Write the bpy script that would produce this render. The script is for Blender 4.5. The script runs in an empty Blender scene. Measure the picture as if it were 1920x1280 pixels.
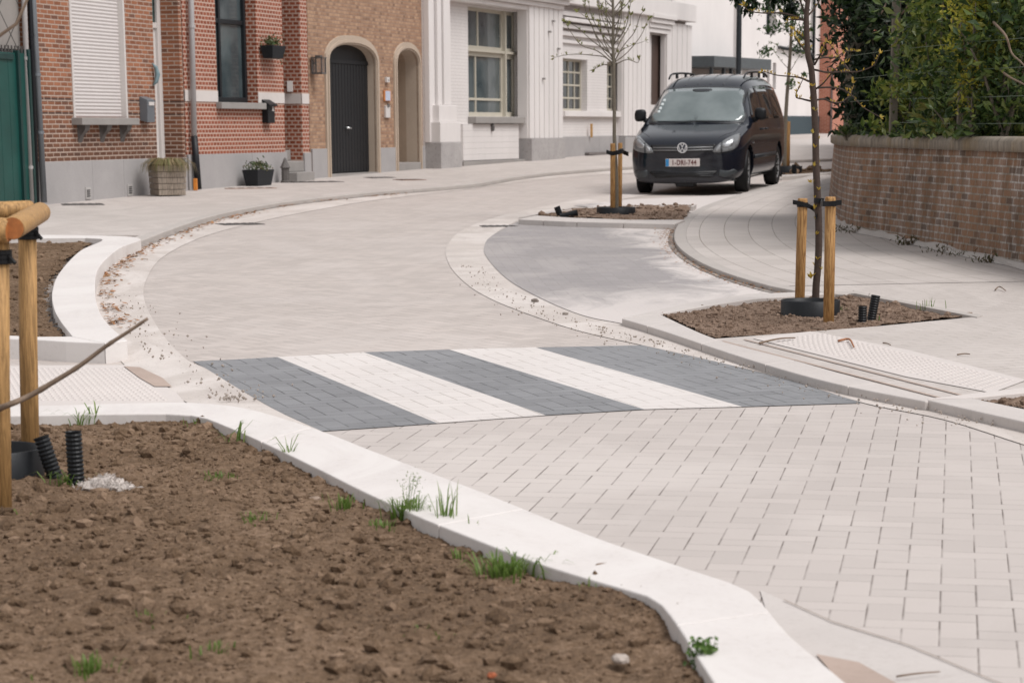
import bpy, bmesh, math, random
import numpy as np
from mathutils import Vector, Matrix, noise as mnoise
from mathutils.geometry import tessellate_polygon
from mathutils.bvhtree import BVHTree
R = math.radians
random.seed(7); rng = np.random.default_rng(7)
scene = bpy.context.scene
COL = scene.collection

# ------------------------------------------------------------------ camera
F = 4400.0; PX, PY = 1080.0, 1150.0            # focal length and principal point in photo pixels (cropped frame)
PITCH = math.atan((PY-235)/F)
CH = 1.54                                       # eye height
SL = math.tan(math.atan((PY-172)/F)-PITCH)      # the street climbs gently away from the camera
cd = bpy.data.cameras.new("camera"); cam = bpy.data.objects.new("camera", cd); COL.objects.link(cam)
cam.location = (0, 0, CH); cam.rotation_euler = (math.pi/2-PITCH, 0, 0)
cd.sensor_width = 36; cd.lens = F/1920*36
cd.shift_x = (960-PX)/1920; cd.shift_y = (PY-640)/1920
cd.clip_start = 0.1; cd.clip_end = 2000
cd.dof.use_dof = True; cd.dof.focus_distance = 14.5; cd.dof.aperture_fstop = 6.3
scene.camera = cam
scene.view_settings.view_transform = 'Standard'; scene.view_settings.look = 'None'
scene.view_settings.gamma = 1; scene.view_settings.exposure = 0.25

# ------------------------------------------------------------------ overcast daylight
SUN_EL, SUN_AZ = 58, 118
w = bpy.data.worlds.new("World"); scene.world = w; w.use_nodes = True
nt = w.node_tree; nt.nodes.clear()
sk = nt.nodes.new('ShaderNodeTexSky'); sk.sky_type = 'NISHITA'; sk.sun_disc = False
sk.sun_elevation = R(SUN_EL); sk.sun_rotation = R(SUN_AZ); sk.air_density = 1.6; sk.dust_density = 1; sk.ozone_density = 1
hs = nt.nodes.new('ShaderNodeHueSaturation'); hs.inputs['Saturation'].default_value = 0.10
wm = nt.nodes.new('ShaderNodeMix'); wm.data_type = 'RGBA'; wm.blend_type = 'MULTIPLY'; wm.inputs[0].default_value = 1
wm.inputs[7].default_value = (1.0, 0.99, 1.0, 1)
bg = nt.nodes.new('ShaderNodeBackground'); bg.inputs[1].default_value = 0.13
wo = nt.nodes.new('ShaderNodeOutputWorld')
nt.links.new(sk.outputs[0], hs.inputs['Color']); nt.links.new(hs.outputs[0], wm.inputs[6]); nt.links.new(wm.outputs[2], bg.inputs[0]); nt.links.new(bg.outputs[0], wo.inputs[0])
sd = bpy.data.lights.new("sun", 'SUN'); sd.energy = 2.2; sd.angle = R(28); sd.color = (1, .97, .945)
sun = bpy.data.objects.new("sun", sd); COL.objects.link(sun)
az = R(SUN_AZ); dv = Vector((math.sin(az)*math.cos(R(SUN_EL)), math.cos(az)*math.cos(R(SUN_EL)), math.sin(R(SUN_EL))))
sun.rotation_euler = dv.to_track_quat('Z', 'Y').to_euler(); sun.location = (0, 0, 30)

# ------------------------------------------------------------------ measuring: where a sight line meets the street or a facade
def ray(u, v):
    cp, sp = math.cos(PITCH), math.sin(PITCH)
    a, b = (u-PX)/F, (PY-v)/F
    return Vector((a, cp+b*sp, -sp+b*cp))
def gz(y): return SL*y
def G(u, v, h=0.0):
    d = ray(u, v); t = (CH-h)/(SL*d.y-d.z)
    p = Vector((0, 0, CH))+d*t
    return p
def atY(u, v, Y):
    d = ray(u, v); return Vector((0, 0, CH))+d*(Y/d.y)
def smooth(pts, n=6, closed=False):
    P = [Vector(p) for p in pts]; out = []
    N = len(P)
    rngi = range(N if closed else N-1)
    for i in rngi:
        p0 = P[(i-1) % N] if closed or i > 0 else P[0]*2-P[1]
        p1, p2 = P[i], P[(i+1) % N]
        p3 = P[(i+2) % N] if closed or i+2 < N else P[-1]*2-P[-2]
        for k in range(n):
            t = k/n
            out.append(0.5*((2*p1)+(p2-p0)*t+(2*p0-5*p1+4*p2-p3)*t*t+(3*p1-p0-3*p2+p3)*t**3))
    if not closed: out.append(P[-1])
    return out
def GS(pxs, h=0, n=6): return smooth([G(u, v, h) for u, v in pxs], n)

# ------------------------------------------------------------------ object helpers
def tag(o, label=None, cat=None, group=None, kind=None, category=None):
    cat = cat or category
    if label: o['label'] = label
    if cat: o['category'] = cat
    if group: o['group'] = group
    if kind: o['kind'] = kind
    return o
def empty(name, loc=(0, 0, 0), rz=0.0, **k):
    o = bpy.data.objects.new(name, None); COL.objects.link(o); o.location = loc; o.rotation_euler = (0, 0, rz)
    return tag(o, **k)
def copy_tree(o, parent=None):
    c = o.copy(); COL.objects.link(c)
    if parent: c.parent = parent
    for ch in [x for x in bpy.data.objects if x.parent is o]: copy_tree(ch, c)
    return c
class MB:
    def __init__(s): s.v = []; s.f = []; s.uv = None
    def add(s, vs, fs):
        o = len(s.v); s.v += [tuple(x) for x in vs]; s.f += [tuple(i+o for i in f) for f in fs]; return s
    def box(s, x0, x1, y0, y1, z0, z1):
        return s.add([(x0,y0,z0),(x1,y0,z0),(x1,y1,z0),(x0,y1,z0),(x0,y0,z1),(x1,y0,z1),(x1,y1,z1),(x0,y1,z1)],
                     [(0,3,2,1),(4,5,6,7),(0,1,5,4),(1,2,6,5),(2,3,7,6),(3,0,4,7)])
    def tube(s, pts, rad, n=8, cap=True, flat=1.0):
        pts = [Vector(p) for p in pts]
        if not hasattr(rad, '__len__'): rad = [rad]*len(pts)
        vs = []; up = Vector((0, 0, 1))
        t0 = (pts[1]-pts[0]).normalized()
        a = t0.orthogonal().normalized()
        for i, p in enumerate(pts):
            t = (pts[min(i+1, len(pts)-1)]-pts[max(i-1, 0)]).normalized()
            a = (a-t*a.dot(t)).normalized(); b = t.cross(a)
            for k in range(n):
                an = 2*math.pi*k/n
                vs.append(p+(a*math.cos(an)+b*math.sin(an)*flat)*rad[i])
        fs = []
        for i in range(len(pts)-1):
            for k in range(n):
                fs.append((i*n+k, i*n+(k+1) % n, (i+1)*n+(k+1) % n, (i+1)*n+k))
        if cap:
            fs.append(tuple(range(n))[::-1]); fs.append(tuple((len(pts)-1)*n+k for k in range(n)))
        return s.add(vs, fs)
    def prism(s, top, depth, bottom_shift=(0, 0, 0)):
        """closed outline extruded straight down by depth"""
        n = len(top); top = [Vector(p) for p in top]; bs = Vector(bottom_shift)
        tri = tessellate_polygon([[Vector((p.x, p.y, 0)) for p in top]])
        vs = top+[p-Vector((0, 0, depth))+bs for p in top]
        fs = []
        for t in tri:
            a, b, c = t
            nz = (top[b]-top[a]).cross(top[c]-top[a]).z
            t = (a, b, c) if nz > 0 else (a, c, b)
            fs.append(t); fs.append((t[0]+n, t[2]+n, t[1]+n))
        area = sum(top[i].x*top[(i+1) % n].y-top[(i+1) % n].x*top[i].y for i in range(n))
        for i in range(n):
            j = (i+1) % n
            fs.append((i, i+n, j+n, j) if area > 0 else (i, j, j+n, i+n))
        return s.add(vs, fs)
    def sheet(s, top):
        n = len(top); top = [Vector(p) for p in top]
        fs = []
        for a, b, c in tessellate_polygon([[Vector((p.x, p.y, 0)) for p in top]]):
            fs.append((a, b, c) if (top[b]-top[a]).cross(top[c]-top[a]).z > 0 else (a, c, b))
        return s.add(top, fs)
    def lathe(s, c, prof, n=20, sx=1, sy=1):
        vs = []; fs = []
        for r, z in prof:
            for k in range(n):
                a = 2*math.pi*k/n; vs.append((c[0]+r*math.cos(a)*sx, c[1]+r*math.sin(a)*sy, c[2]+z))
        for i in range(len(prof)-1):
            for k in range(n):
                fs.append((i*n+k, i*n+(k+1) % n, (i+1)*n+(k+1) % n, (i+1)*n+k))
        return s.add(vs, fs)
    def build(s, name, mat, parent=None, smooth=False, bevel=0, auto=False, **k):
        me = bpy.data.meshes.new(name); me.from_pydata(s.v, [], s.f); me.validate()
        o = bpy.data.objects.new(name, me); COL.objects.link(o)
        if mat: me.materials.append(mat)
        if parent: o.parent = parent
        if smooth: me.shade_smooth()
        if bevel:
            bm = bmesh.new(); bm.from_mesh(me); bmesh.ops.remove_doubles(bm, verts=bm.verts, dist=1e-5)
            bmesh.ops.recalc_face_normals(bm, faces=bm.faces); bm.to_mesh(me); bm.free()
            m = o.modifiers.new('bevel', 'BEVEL'); m.width = bevel; m.segments = 2; m.limit_method = 'ANGLE'; m.angle_limit = R(35)
        return tag(o, **k)

# ------------------------------------------------------------------ material helpers
class Mat:
    def __init__(s, name, rough=.7, spec=.5, metal=0):
        s.m = bpy.data.materials.new(name); s.m.use_nodes = True; s.nt = s.m.node_tree
        s.b = s.nt.nodes['Principled BSDF']; s.b.inputs['Roughness'].default_value = rough
        s.b.inputs['Specular IOR Level'].default_value = spec; s.b.inputs['Metallic'].default_value = metal
        s._c = None
    def put(s, sock, v):
        if isinstance(v, bpy.types.NodeSocket): s.nt.links.new(v, sock)
        elif isinstance(v, tuple) and len(v) == 3 and sock.type == 'RGBA': sock.default_value = (*v, 1)
        else: sock.default_value = v
    def n(s, t, ins=None, **props):
        nd = s.nt.nodes.new(t)
        for k, v in props.items(): setattr(nd, k, v)
        for k, v in (ins or {}).items(): s.put(nd.inputs[k], v)
        return nd
    def obj(s):
        if s._c is None: s._c = s.n('ShaderNodeTexCoord')
        return s._c.outputs['Object']
    def uv(s):
        if s._c is None: s._c = s.n('ShaderNodeTexCoord')
        return s._c.outputs['UV']
    def math(s, op, a, b=0.0, c=None):
        ins = {0: a, 1: b}
        if c is not None: ins[2] = c
        return s.n('ShaderNodeMath', ins, operation=op).outputs[0]
    def mix(s, f, a, b, bt='MIX'):
        nd = s.n('ShaderNodeMix', {0: f, 6: a, 7: b}, data_type='RGBA', blend_type=bt); return nd.outputs[2]
    def noise(s, scale, detail=4, rough=.55, vec=None, out=0, dist=0):
        return s.n('ShaderNodeTexNoise', {'Vector': vec or s.obj(), 'Scale': scale, 'Detail': detail, 'Roughness': rough, 'Distortion': dist}).outputs[out]
    def map(s, v, a, b, c=0.0, d=1.0):
        return s.n('ShaderNodeMapRange', {0: v, 1: a, 2: b, 3: c, 4: d}).outputs[0]
    def vmap(s, vec=None, scale=(1, 1, 1), rot=(0, 0, 0), loc=(0, 0, 0)):
        return s.n('ShaderNodeMapping', {'Vector': vec or s.obj(), 'Scale': scale, 'Rotation': rot, 'Location': loc}).outputs[0]
    def island(s): return s.n('ShaderNodeNewGeometry').outputs['Random Per Island']
    def ramp(s, f, stops):
        nd = s.n('ShaderNodeValToRGB', {0: f}); cr = nd.color_ramp
        while len(cr.elements) < len(stops): cr.elements.new(.5)
        for e, (p, c) in zip(cr.elements, stops): e.position = p; e.color = (*c, 1)
        return nd.outputs[0]
    def color(s, c): s.put(s.b.inputs['Base Color'], c); return s
    def bump(s, h, strength=.5, dist=.01):
        nd = s.n('ShaderNodeBump', {'Height': h, 'Strength': strength, 'Distance': dist}); s.nt.links.new(nd.outputs[0], s.b.inputs['Normal']); return s
    def set(s, **k):
        for a, b in k.items(): s.put(s.b.inputs[a.replace('_', ' ')], b)
        return s
def C(h):
    """sRGB hex to linear"""
    r = [int(h[i:i+2], 16)/255 for i in (0, 2, 4)]
    return tuple(x/12.92 if x <= .04045 else ((x+.055)/1.055)**2.4 for x in r)
def plain(name, col, rough=.6, var=.25, scale=8, metal=0, spec=.5, bump=0, **k):
    m = Mat(name, rough, spec, metal)
    n1 = m.noise(scale, 5); n2 = m.noise(scale*7, 3)
    f = m.math('MULTIPLY_ADD', n2, .4, m.math('MULTIPLY', n1, .6))
    lo = tuple(c*(1-var) for c in col); hi = tuple(min(1, c*(1+var)) for c in col)
    m.color(m.mix(m.map(f, .3, .7), lo, hi))
    if bump: m.bump(f, bump, .01)
    m.set(**k); return m.m

def herringbone(name, ang, col, w=.11, joint=.0026, jcol=(.15, .12, .10), dust=None, var=.06, jv=.8, rough=.75, period=0, jstr=1.0, xj=2.2):
    m = Mat(name, rough, .35)
    v = m.vmap(rot=(0, 0, ang), scale=(1/w, 1/w, 1))
    sp = m.n('ShaderNodeSeparateXYZ', {0: v}).outputs
    ix, iy = m.math('FLOOR', sp[0]), m.math('FLOOR', sp[1])
    fx, fy = m.math('FRACT', sp[0]), m.math('FRACT', sp[1])
    c = m.math('FLOORED_MODULO', m.math('SUBTRACT', ix, iy), 4.0)
    def eq(k): return m.math('COMPARE', c, float(k), .1)
    e0, e1, e2, e3 = eq(0), eq(1), eq(2), eq(3)
    dl = m.math('ADD', fx, e1); dr = m.math('ADD', m.math('SUBTRACT', 1.0, fx), e0)
    db = m.math('ADD', fy, e2); dt = m.math('ADD', m.math('SUBTRACT', 1.0, fy), e3)
    d = m.math('MINIMUM', m.math('MINIMUM', dl, dr), m.math('MULTIPLY', m.math('MINIMUM', db, dt), xj))
    bx = m.math('SUBTRACT', ix, e1); by = m.math('SUBTRACT', iy, e2)
    rnd = m.n('ShaderNodeTexWhiteNoise', {'Vector': m.n('ShaderNodeCombineXYZ', {0: bx, 1: by, 2: 0.0}).outputs[0]}, noise_dimensions='3D')
    r = rnd.outputs['Value']
    jw = m.math('MULTIPLY_ADD', m.noise(5, 3), joint/w*1.2, joint/w*.05)
    jf = m.math('SUBTRACT', 1.0, m.n('ShaderNodeMapRange', {0: d, 1: jw, 2: m.math('ADD', jw, .012), 3: 0.0, 4: 1.0}).outputs[0])
    lo = tuple(x*(1-var) for x in col); hi = tuple(min(1, x*(1+var)) for x in col)
    base = m.mix(r, lo, hi)
    fine = m.noise(220, 3, .7)
    base = m.mix(m.map(fine, .3, .8, 0, .22), base, tuple(x*.6 for x in col))
    big = m.noise(.55, 4, .6, dist=.6)
    dc = dust or tuple(min(1, x*1.22) for x in col)
    patch = m.map(m.noise(.9, 6, .62, vec=m.vmap(loc=(3, 9, 2), scale=(1, .55, 1)), dist=1.0), .46, .64)
    base = m.mix(m.math('MULTIPLY', patch, .55), base, dc)
    base = m.mix(m.math('MULTIPLY', m.map(big, .35, .75), .30), base, tuple(x*.72 for x in col))
    # sand fills some joints so that they fade in and out
    gap = m.math('MULTIPLY', jf, m.map(m.noise(3.3, 5, .65), .33, .60, .15, 1.0))
    base = m.mix(m.math('MULTIPLY', gap, jstr), base, jcol)
    m.color(base)
    edge = m.n('ShaderNodeMapRange', {0: d, 1: .0, 2: .06, 3: 0.0, 4: 1.0}).outputs[0]
    m.bump(m.math('ADD', m.math('MULTIPLY', edge, .6), m.math('MULTIPLY', fine, .25)), .35, .004)
    m.set(Roughness=m.map(fine, .2, .8, rough-.08, rough+.15))
    return m.m

def brick(name, c1, c2, mortar, bw=.2, rh=.062, msize=.010, dark=None, zb=(), stain=.3, uv=False, off=.5, moss=None, lowdark=None, white=None, varn=.5):
    """rows of bricks laid along the wall (x+y in the wall's own frame) and up it"""
    m = Mat(name, .85, .3)
    sp = m.n('ShaderNodeSeparateXYZ', {0: m.uv() if uv else m.obj()}).outputs
    if uv: hx, hz = sp[0], sp[1]
    else: hx, hz = m.math('ADD', sp[0], sp[1]), sp[2]
    vec = m.n('ShaderNodeCombineXYZ', {0: hx, 1: hz, 2: 0.0}).outputs[0]
    wob = m.noise(6, 2, vec=vec, out=1)
    vec2 = m.n('ShaderNodeVectorMath', {0: vec, 1: m.n('ShaderNodeVectorMath', {0: wob, 3: .008}, operation='SCALE').outputs[0]}, operation='ADD').outputs[0]
    bt = m.n('ShaderNodeTexBrick', {'Vector': vec2, 'Color1': (0, 0, 0), 'Color2': (1, 1, 1), 'Mortar': (.5, .5, .5), 'Scale': 1.0, 'Mortar Size': msize, 'Mortar Smooth': .15, 'Bias': 0.0, 'Brick Width': bw, 'Row Height': rh})
    bt.offset = off
    vn = m.noise(11, 3, .6, vec=vec)
    t = m.map(m.math('ADD', m.math('MULTIPLY', bt.outputs[0], .75), m.math('MULTIPLY', vn, varn)), .1, 1.1)
    col = m.mix(t, c1, c2)
    if dark:
        pick = m.math('FRACT', m.math('MULTIPLY', bt.outputs[0], 7.31))
        col = m.mix(m.map(pick, .80, .95, 0, .7), col, dark)
    for z0, z1, dcol in zb:
        inb = m.math('MULTIPLY', m.math('GREATER_THAN', hz, z0), m.math('LESS_THAN', hz, z1))
        col = m.mix(m.math('MULTIPLY', inb, .85), col, dcol)
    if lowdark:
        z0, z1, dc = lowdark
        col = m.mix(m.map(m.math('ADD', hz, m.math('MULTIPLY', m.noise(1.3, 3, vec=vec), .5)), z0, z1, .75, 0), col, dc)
    mf = bt.outputs[1]
    col = m.mix(mf, col, mortar)
    st = m.noise(1.1, 6, .65, vec=m.vmap(vec=vec, scale=(1, .35, 1)))
    col = m.mix(m.map(st, .45, .75, 0, stain), col, tuple(x*.35 for x in c1))
    if white:
        wn = m.noise(1.7, 7, .75, vec=m.vmap(vec=vec, scale=(2.2, .8, 1), loc=(4, 2, 0)))
        col = m.mix(m.math('MULTIPLY', m.map(wn, .46, .60, 0, .95), m.math('MULTIPLY_ADD', mf, .75, .25)), col, white)
    col = m.mix(m.map(m.noise(60, 3, .7, vec=vec), .3, .8, 0, .3), col, tuple(x*.5 for x in c1))
    m.color(col)
    m.bump(m.math('ADD', m.math('MULTIPLY', m.math('SUBTRACT', 1.0, mf), .8), m.math('MULTIPLY', m.noise(70, 3, vec=vec), .3)), .7, .006)
    return m.m

def concrete(name, col, dirt=(.30, .25, .20), var=.10, damt=.35, rough=.8, scale=1.0, dustc=None, grey=None, speck=.35, pebbled=0):
    m = Mat(name, rough, .3)
    a = m.noise(1.6*scale, 6, .62, dist=.5); b = m.noise(38*scale, 4, .7); g = m.noise(300, 2, .6)
    c = m.mix(m.map(a, .3, .7), tuple(x*(1-var) for x in col), tuple(min(.95, x*(1+var)) for x in col))
    c = m.mix(m.map(b, .52, .8, 0, damt), c, dirt)
    if grey: c = m.mix(m.map(m.noise(.9, 6, .65, vec=m.vmap(loc=(7, 1, 0)), dist=1.2), .5, .62, 0, .8), c, grey)
    if dustc: c = m.mix(m.map(m.noise(1.3, 7, .68, vec=m.vmap(loc=(1, 5, 0), scale=(1, .5, 1)), dist=1.5), .46, .60, 0, .85), c, dustc)
    c = m.mix(m.map(g, .58, .75, 0, speck), c, dirt)
    if pebbled:
        vo = m.n('ShaderNodeTexVoronoi', {'Vector': m.obj(), 'Scale': 60.0})
        pk = m.math('MULTIPLY', m.map(vo.outputs['Distance'], .12, .25, 1, 0), m.map(m.n('ShaderNodeTexWhiteNoise', {'Vector': vo.outputs['Color']}).outputs['Value'], 1-pebbled, 1-pebbled+.02))
        c = m.mix(pk, c, (.12, .095, .08))
    m.color(c); m.bump(m.math('ADD', m.math('MULTIPLY', b, .5), m.math('MULTIPLY', g, .3)), .35, .004)
    return m.m
def A(h, k=.78): return tuple(min(.85, x*k) for x in C(h))
# ------------------------------------------------------------------ materials
PAVE = A('cfc5bf')
m_road_near = herringbone('road_pavers_near', R(9), PAVE, dust=A('dcd3cd'), joint=.0036, jcol=(.10, .08, .068), jstr=.82, xj=1.9, var=.055)
m_road_far = herringbone('road_pavers_far', R(-38), A('cdc2bb'), dust=A('d8cec8'), joint=.005, jcol=(.22, .19, .17), jstr=.8, xj=1.2, var=.09)
m_stripe_dark = herringbone('crossing_grey_paint', R(-20), A('8f8f91'), dust=A('a1a1a3'), joint=.0045, jcol=(.04, .04, .042), var=.10, rough=.6, xj=1.2)
m_stripe_white = herringbone('crossing_white_paint', R(-20), A('ebe3de'), dust=A('efe8e4'), joint=.0045, jcol=(.36, .32, .29), var=.035, rough=.6, xj=1.2)
m_gutter = concrete('gutter_concrete', A('d2c8c1'), dirt=A('9c8f84'), var=.08, damt=.4, dustc=A('e4dbd5'), pebbled=.16, scale=1.4)
m_bay = herringbone('bay_pavers', R(-5), A('a9a3a2'), dust=A('c4bcb8'), joint=.004, jcol=(.22, .20, .19), var=.06, xj=1.2, jstr=.6)
def dusty_edges(mat):
    m = Mat.__new__(Mat); m.m = mat; m.nt = mat.node_tree; m.b = m.nt.nodes['Principled BSDF']; m._c = None
    src = m.b.inputs['Base Color'].links[0].from_socket
    s = m.n('ShaderNodeSeparateXYZ', {0: m.obj()}).outputs
    nz = m.math('SUBTRACT', m.noise(1.6, 7, .7, vec=m.vmap(scale=(1, .45, 1)), dist=1.2), .5); nf = m.math('SUBTRACT', m.noise(9, 5, .7), .5)
    nn = m.math('ADD', m.math('MULTIPLY', nz, 1.8), m.math('MULTIPLY', nf, .5))
    d1 = m.math('ADD', m.math('SUBTRACT', m.math('MULTIPLY_ADD', m.math('SUBTRACT', 25.0, s[1]), .07, 1.0), s[0]), nn)
    d2 = m.math('ADD', m.math('SUBTRACT', s[1], m.math('MULTIPLY_ADD', s[0], .63, 16.6)), m.math('MULTIPLY', nn, 2.0))
    f = m.math('MAXIMUM', m.map(d1, .15, .55, .9, 0), m.map(d2, .5, 2.0, .85, 0))
    m.color(m.mix(f, src, A('e2d9d4')))
dusty_edges(m_bay)
m_walk = concrete('sidewalk_pavers', A('cdc4be'), dirt=A('a0948b'), var=.05, damt=.2, dustc=A('d6cdc7'))
m_walk_far = concrete('far_sidewalk', A('c9c0ba'), dirt=A('9a8f88'), var=.05, damt=.2, dustc=A('d4cbc5'))
m_kerb_white = concrete('white_kerb', A('e6dfdb'), dirt=A('a89a8c'), var=.05, damt=.32, rough=.75, speck=.22, dustc=A('ece6e2'))
m_kerb_grey = concrete('grey_kerb', A('c3bbb5'), dirt=A('8f8780'), var=.07, damt=.3)
m_kerb_pale = concrete('pale_kerb', A('d3cbc6'), dirt=A('a1968d'), var=.07, damt=.3)
m_tactile = concrete('tactile_pavers', A('ddd4cf'), dirt=A('ab9e96'), var=.04, damt=.2)
m_dark_iron = plain('cast_iron', (.10, .09, .085), .6, .3, 20)
m_grime0 = plain('joint_dirt', A('9c8c80'), .9)
m_rustpatch = concrete('bare_mortar', A('bca89c'), dirt=A('94806f'), var=.1)
def soil_mat(name, lo, mid, hi):
    m = Mat(name, .95, .15)
    a = m.noise(2.2, 6, .7); b = m.noise(34, 5, .72); g = m.noise(170, 3, .7)
    c = m.ramp(m.math('ADD', m.math('MULTIPLY', a, .3), m.math('ADD', m.math('MULTIPLY', b, .45), m.math('MULTIPLY', g, .25))), [(.36, lo), (.5, mid), (.62, hi)])
    c = m.mix(m.math('MULTIPLY', m.math('POWER', m.island(), 3.0), .6), c, tuple(x*1.25 for x in hi))
    m.color(c); m.bump(m.math('ADD', b, m.math('MULTIPLY', g, .5)), .9, .012)
    return m.m
m_soil = soil_mat('turned_soil', (.040, .024, .015), (.132, .084, .051), (.265, .182, .125))
m_soil_far = soil_mat('dry_soil', (.075, .047, .033), (.17, .115, .083), (.29, .21, .16))
def wood_mat(name, c1, c2):
    m = Mat(name, .65, .3)
    v = m.vmap(scale=(1, 1, .06))
    f = m.noise(95, 6, .7, vec=v, dist=.8); k = m.noise(9, 3, vec=m.vmap(scale=(1, 1, .5)))
    c = m.mix(m.map(f, .42, .58), tuple(x*.82 for x in c1), c2)
    kn = m.n('ShaderNodeTexVoronoi', {'Vector': m.vmap(scale=(9, 9, 3.2)), 'Scale': 1.0})
    c = m.mix(m.map(kn.outputs['Distance'], .03, .10, .75, 0), c, (.12, .05, .015))
    c = m.mix(m.map(k, .6, .8, 0, .4), c, tuple(x*.55 for x in c1))
    m.color(c); m.bump(f, .3, .003); return m.m
m_stake = wood_mat('stake_pine', A('a17545'), A('cb9e67'))
m_stake2 = wood_mat('stake_pine_pale', A('a98354'), A('c99d67'))
m_endgrain = plain('end_grain', A('b06a33'), .7, .3, 60)
m_rubber = plain('black_rubber', (.008, .008, .009), .55, .3, 30, spec=.25)
m_blackplastic = plain('black_plastic', (.009, .010, .012), .45, .3, 14, bump=.1, spec=.3)
m_bark = plain('sapling_bark', A('4b3c34'), .9, .35, 40, bump=.6)
m_bark2 = plain('smooth_grey_bark', A('7d7466'), .85, .3, 40, bump=.4)
m_twig = plain('dry_twig', A('84705f'), .8, .3, 30)
def leaf_mat(name, cols, trans=.25, rough=.45):
    m = Mat(name, rough, .4)
    i = m.island()
    n = len(cols)
    c = m.ramp(i, [(k/max(1, n-1), cc) for k, cc in enumerate(cols)])
    c = m.mix(m.map(m.noise(2.0, 4), .35, .65, 0, .35), c, tuple(x*.5 for x in cols[0]))
    m.color(c)
    m.put(m.b.inputs['Transmission Weight'], 0.0)
    tr = m.n('ShaderNodeBsdfTranslucent', {0: c}); mx = m.n('ShaderNodeMixShader', {0: trans})
    m.nt.links.new(m.b.outputs[0], mx.inputs[1]); m.nt.links.new(tr.outputs[0], mx.inputs[2])
    m.nt.links.new(mx.outputs[0], m.nt.nodes['Material Output'].inputs[0]); return m.m
m_grass = leaf_mat('grass_blades', [(.11, .18, .035), (.17, .28, .055), (.28, .35, .12)], .5)
m_bud = leaf_mat('yellow_buds', [(.42, .27, .03), (.55, .38, .06), (.36, .30, .07)], .3)
m_budgreen = leaf_mat('green_buds', [(.16, .19, .05), (.24, .25, .07), (.30, .25, .08)], .3)
m_deadleaf = leaf_mat('dead_leaves', [(.30, .13, .05), (.42, .20, .09), (.20, .10, .05), (.45, .28, .15)], .1, .8)
m_stone = plain('pebbles', A('a89c92'), .85, .3, 30)
m_wool = plain('white_fleece', A('d9cfc8'), .95, .15, 60, bump=.6)

# ------------------------------------------------------------------ ground and roads
def structure(mb, name, mat, **k): return mb.build(name, mat, kind='structure', **k)
def up(p, dz): return Vector(p)+Vector((0, 0, dz))
mb = MB(); mb.add([(-300, -20, gz(-20)-.09), (300, -20, gz(-20)-.09), (300, 600, gz(600)-.09), (-300, 600, gz(600)-.09)], [(0, 1, 2, 3)])
structure(mb, 'ground', m_walk_far)
# herringbone road: nearer part, and the part beyond the crossing laid at another angle
cxL, cxR = G(350, 725), G(1620, 705)
def line_at(x, a, b): return a.lerp(b, (x-a.x)/(b.x-a.x))
la, lb = line_at(-8, cxL, cxR), line_at(8, cxL, cxR)
mb = MB(); mb.add([(-8, -3, gz(-3)), (8, -3, gz(-3)), lb, la], [(0, 1, 2, 3)]); structure(mb, 'road', m_road_near)
mb = MB(); mb.add([la, lb, (30, 110, gz(110)), (-8, 110, gz(110))], [(0, 1, 2, 3)]); structure(mb, 'road_beyond_crossing', m_road_far)

# zebra crossing: five painted strips
far = [(362, 677), (520, 669), (682, 660), (842, 655), (1004, 651), (1204, 647)]
near = [(603, 808), (820, 793), (1023, 778), (1208, 767), (1392, 762), (1616, 755)]
for i in range(5):
    L0, L1 = G(*far[i], .004), G(*far[i+1], .004); N0, N1 = G(*near[i], .004), G(*near[i+1], .004)
    if i == 0: pts = [N0, N1, L1, G(430, 674, .004), L0, G(385, 690, .004), G(450, 730, .004), G(520, 770, .004)]
    elif i == 4: pts = [N0, N1, G(1480, 712, .004), G(1340, 677, .004), L1, L0]
    else: pts = [N0, N1, L1, L0]
    mb = MB().sheet(pts); structure(mb, 'crossing_stripe', m_stripe_dark if i % 2 == 0 else m_stripe_white)

# pale gutter between road and right hand kerb
gl = GS([(1700, 322), (1460, 342), (1250, 356), (1100, 372), (950, 402), (870, 430), (838, 462), (842, 495), (872, 530), (920, 560), (1000, 592), (1090, 621), (1205, 647), (1340, 677), (1480, 712), (1620, 755), (1770, 786), (1920, 833), (2150, 905)], .004)
gr = GS([(2150, 850), (1920, 796), (1735, 750), (1560, 725), (1400, 682), (1240, 627), (1165, 606), (1090, 590), (1010, 557), (950, 522), (914, 484), (908, 462), (925, 440), (985, 408), (1060, 392), (1250, 362), (1460, 346), (1700, 326)], .004)
structure(MB().sheet(gl+gr), 'gutter', m_gutter)
# parking bay in darker pavers
bay = GS([(986, 408), (925, 440), (908, 462), (914, 484), (950, 522), (1010, 557), (1090, 590), (1165, 606)], .008)
bay += [G(1245, 600, .008), G(1420, 562, .008), G(1560, 552, .008), G(1590, 548, .008), G(1440, 528, .008), G(1340, 494, .008), G(1290, 464, .008), G(1280, 440, .008), G(1300, 408, .008)]
structure(MB().sheet(bay), 'parking_bay', m_bay)
bay2 = [G(*p, .008) for p in [(1075, 385), (1180, 374), (1310, 368), (1420, 362), (1330, 400), (1290, 398), (1150, 394)]]
structure(MB().sheet(bay2), 'parking_bay', m_bay)
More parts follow.
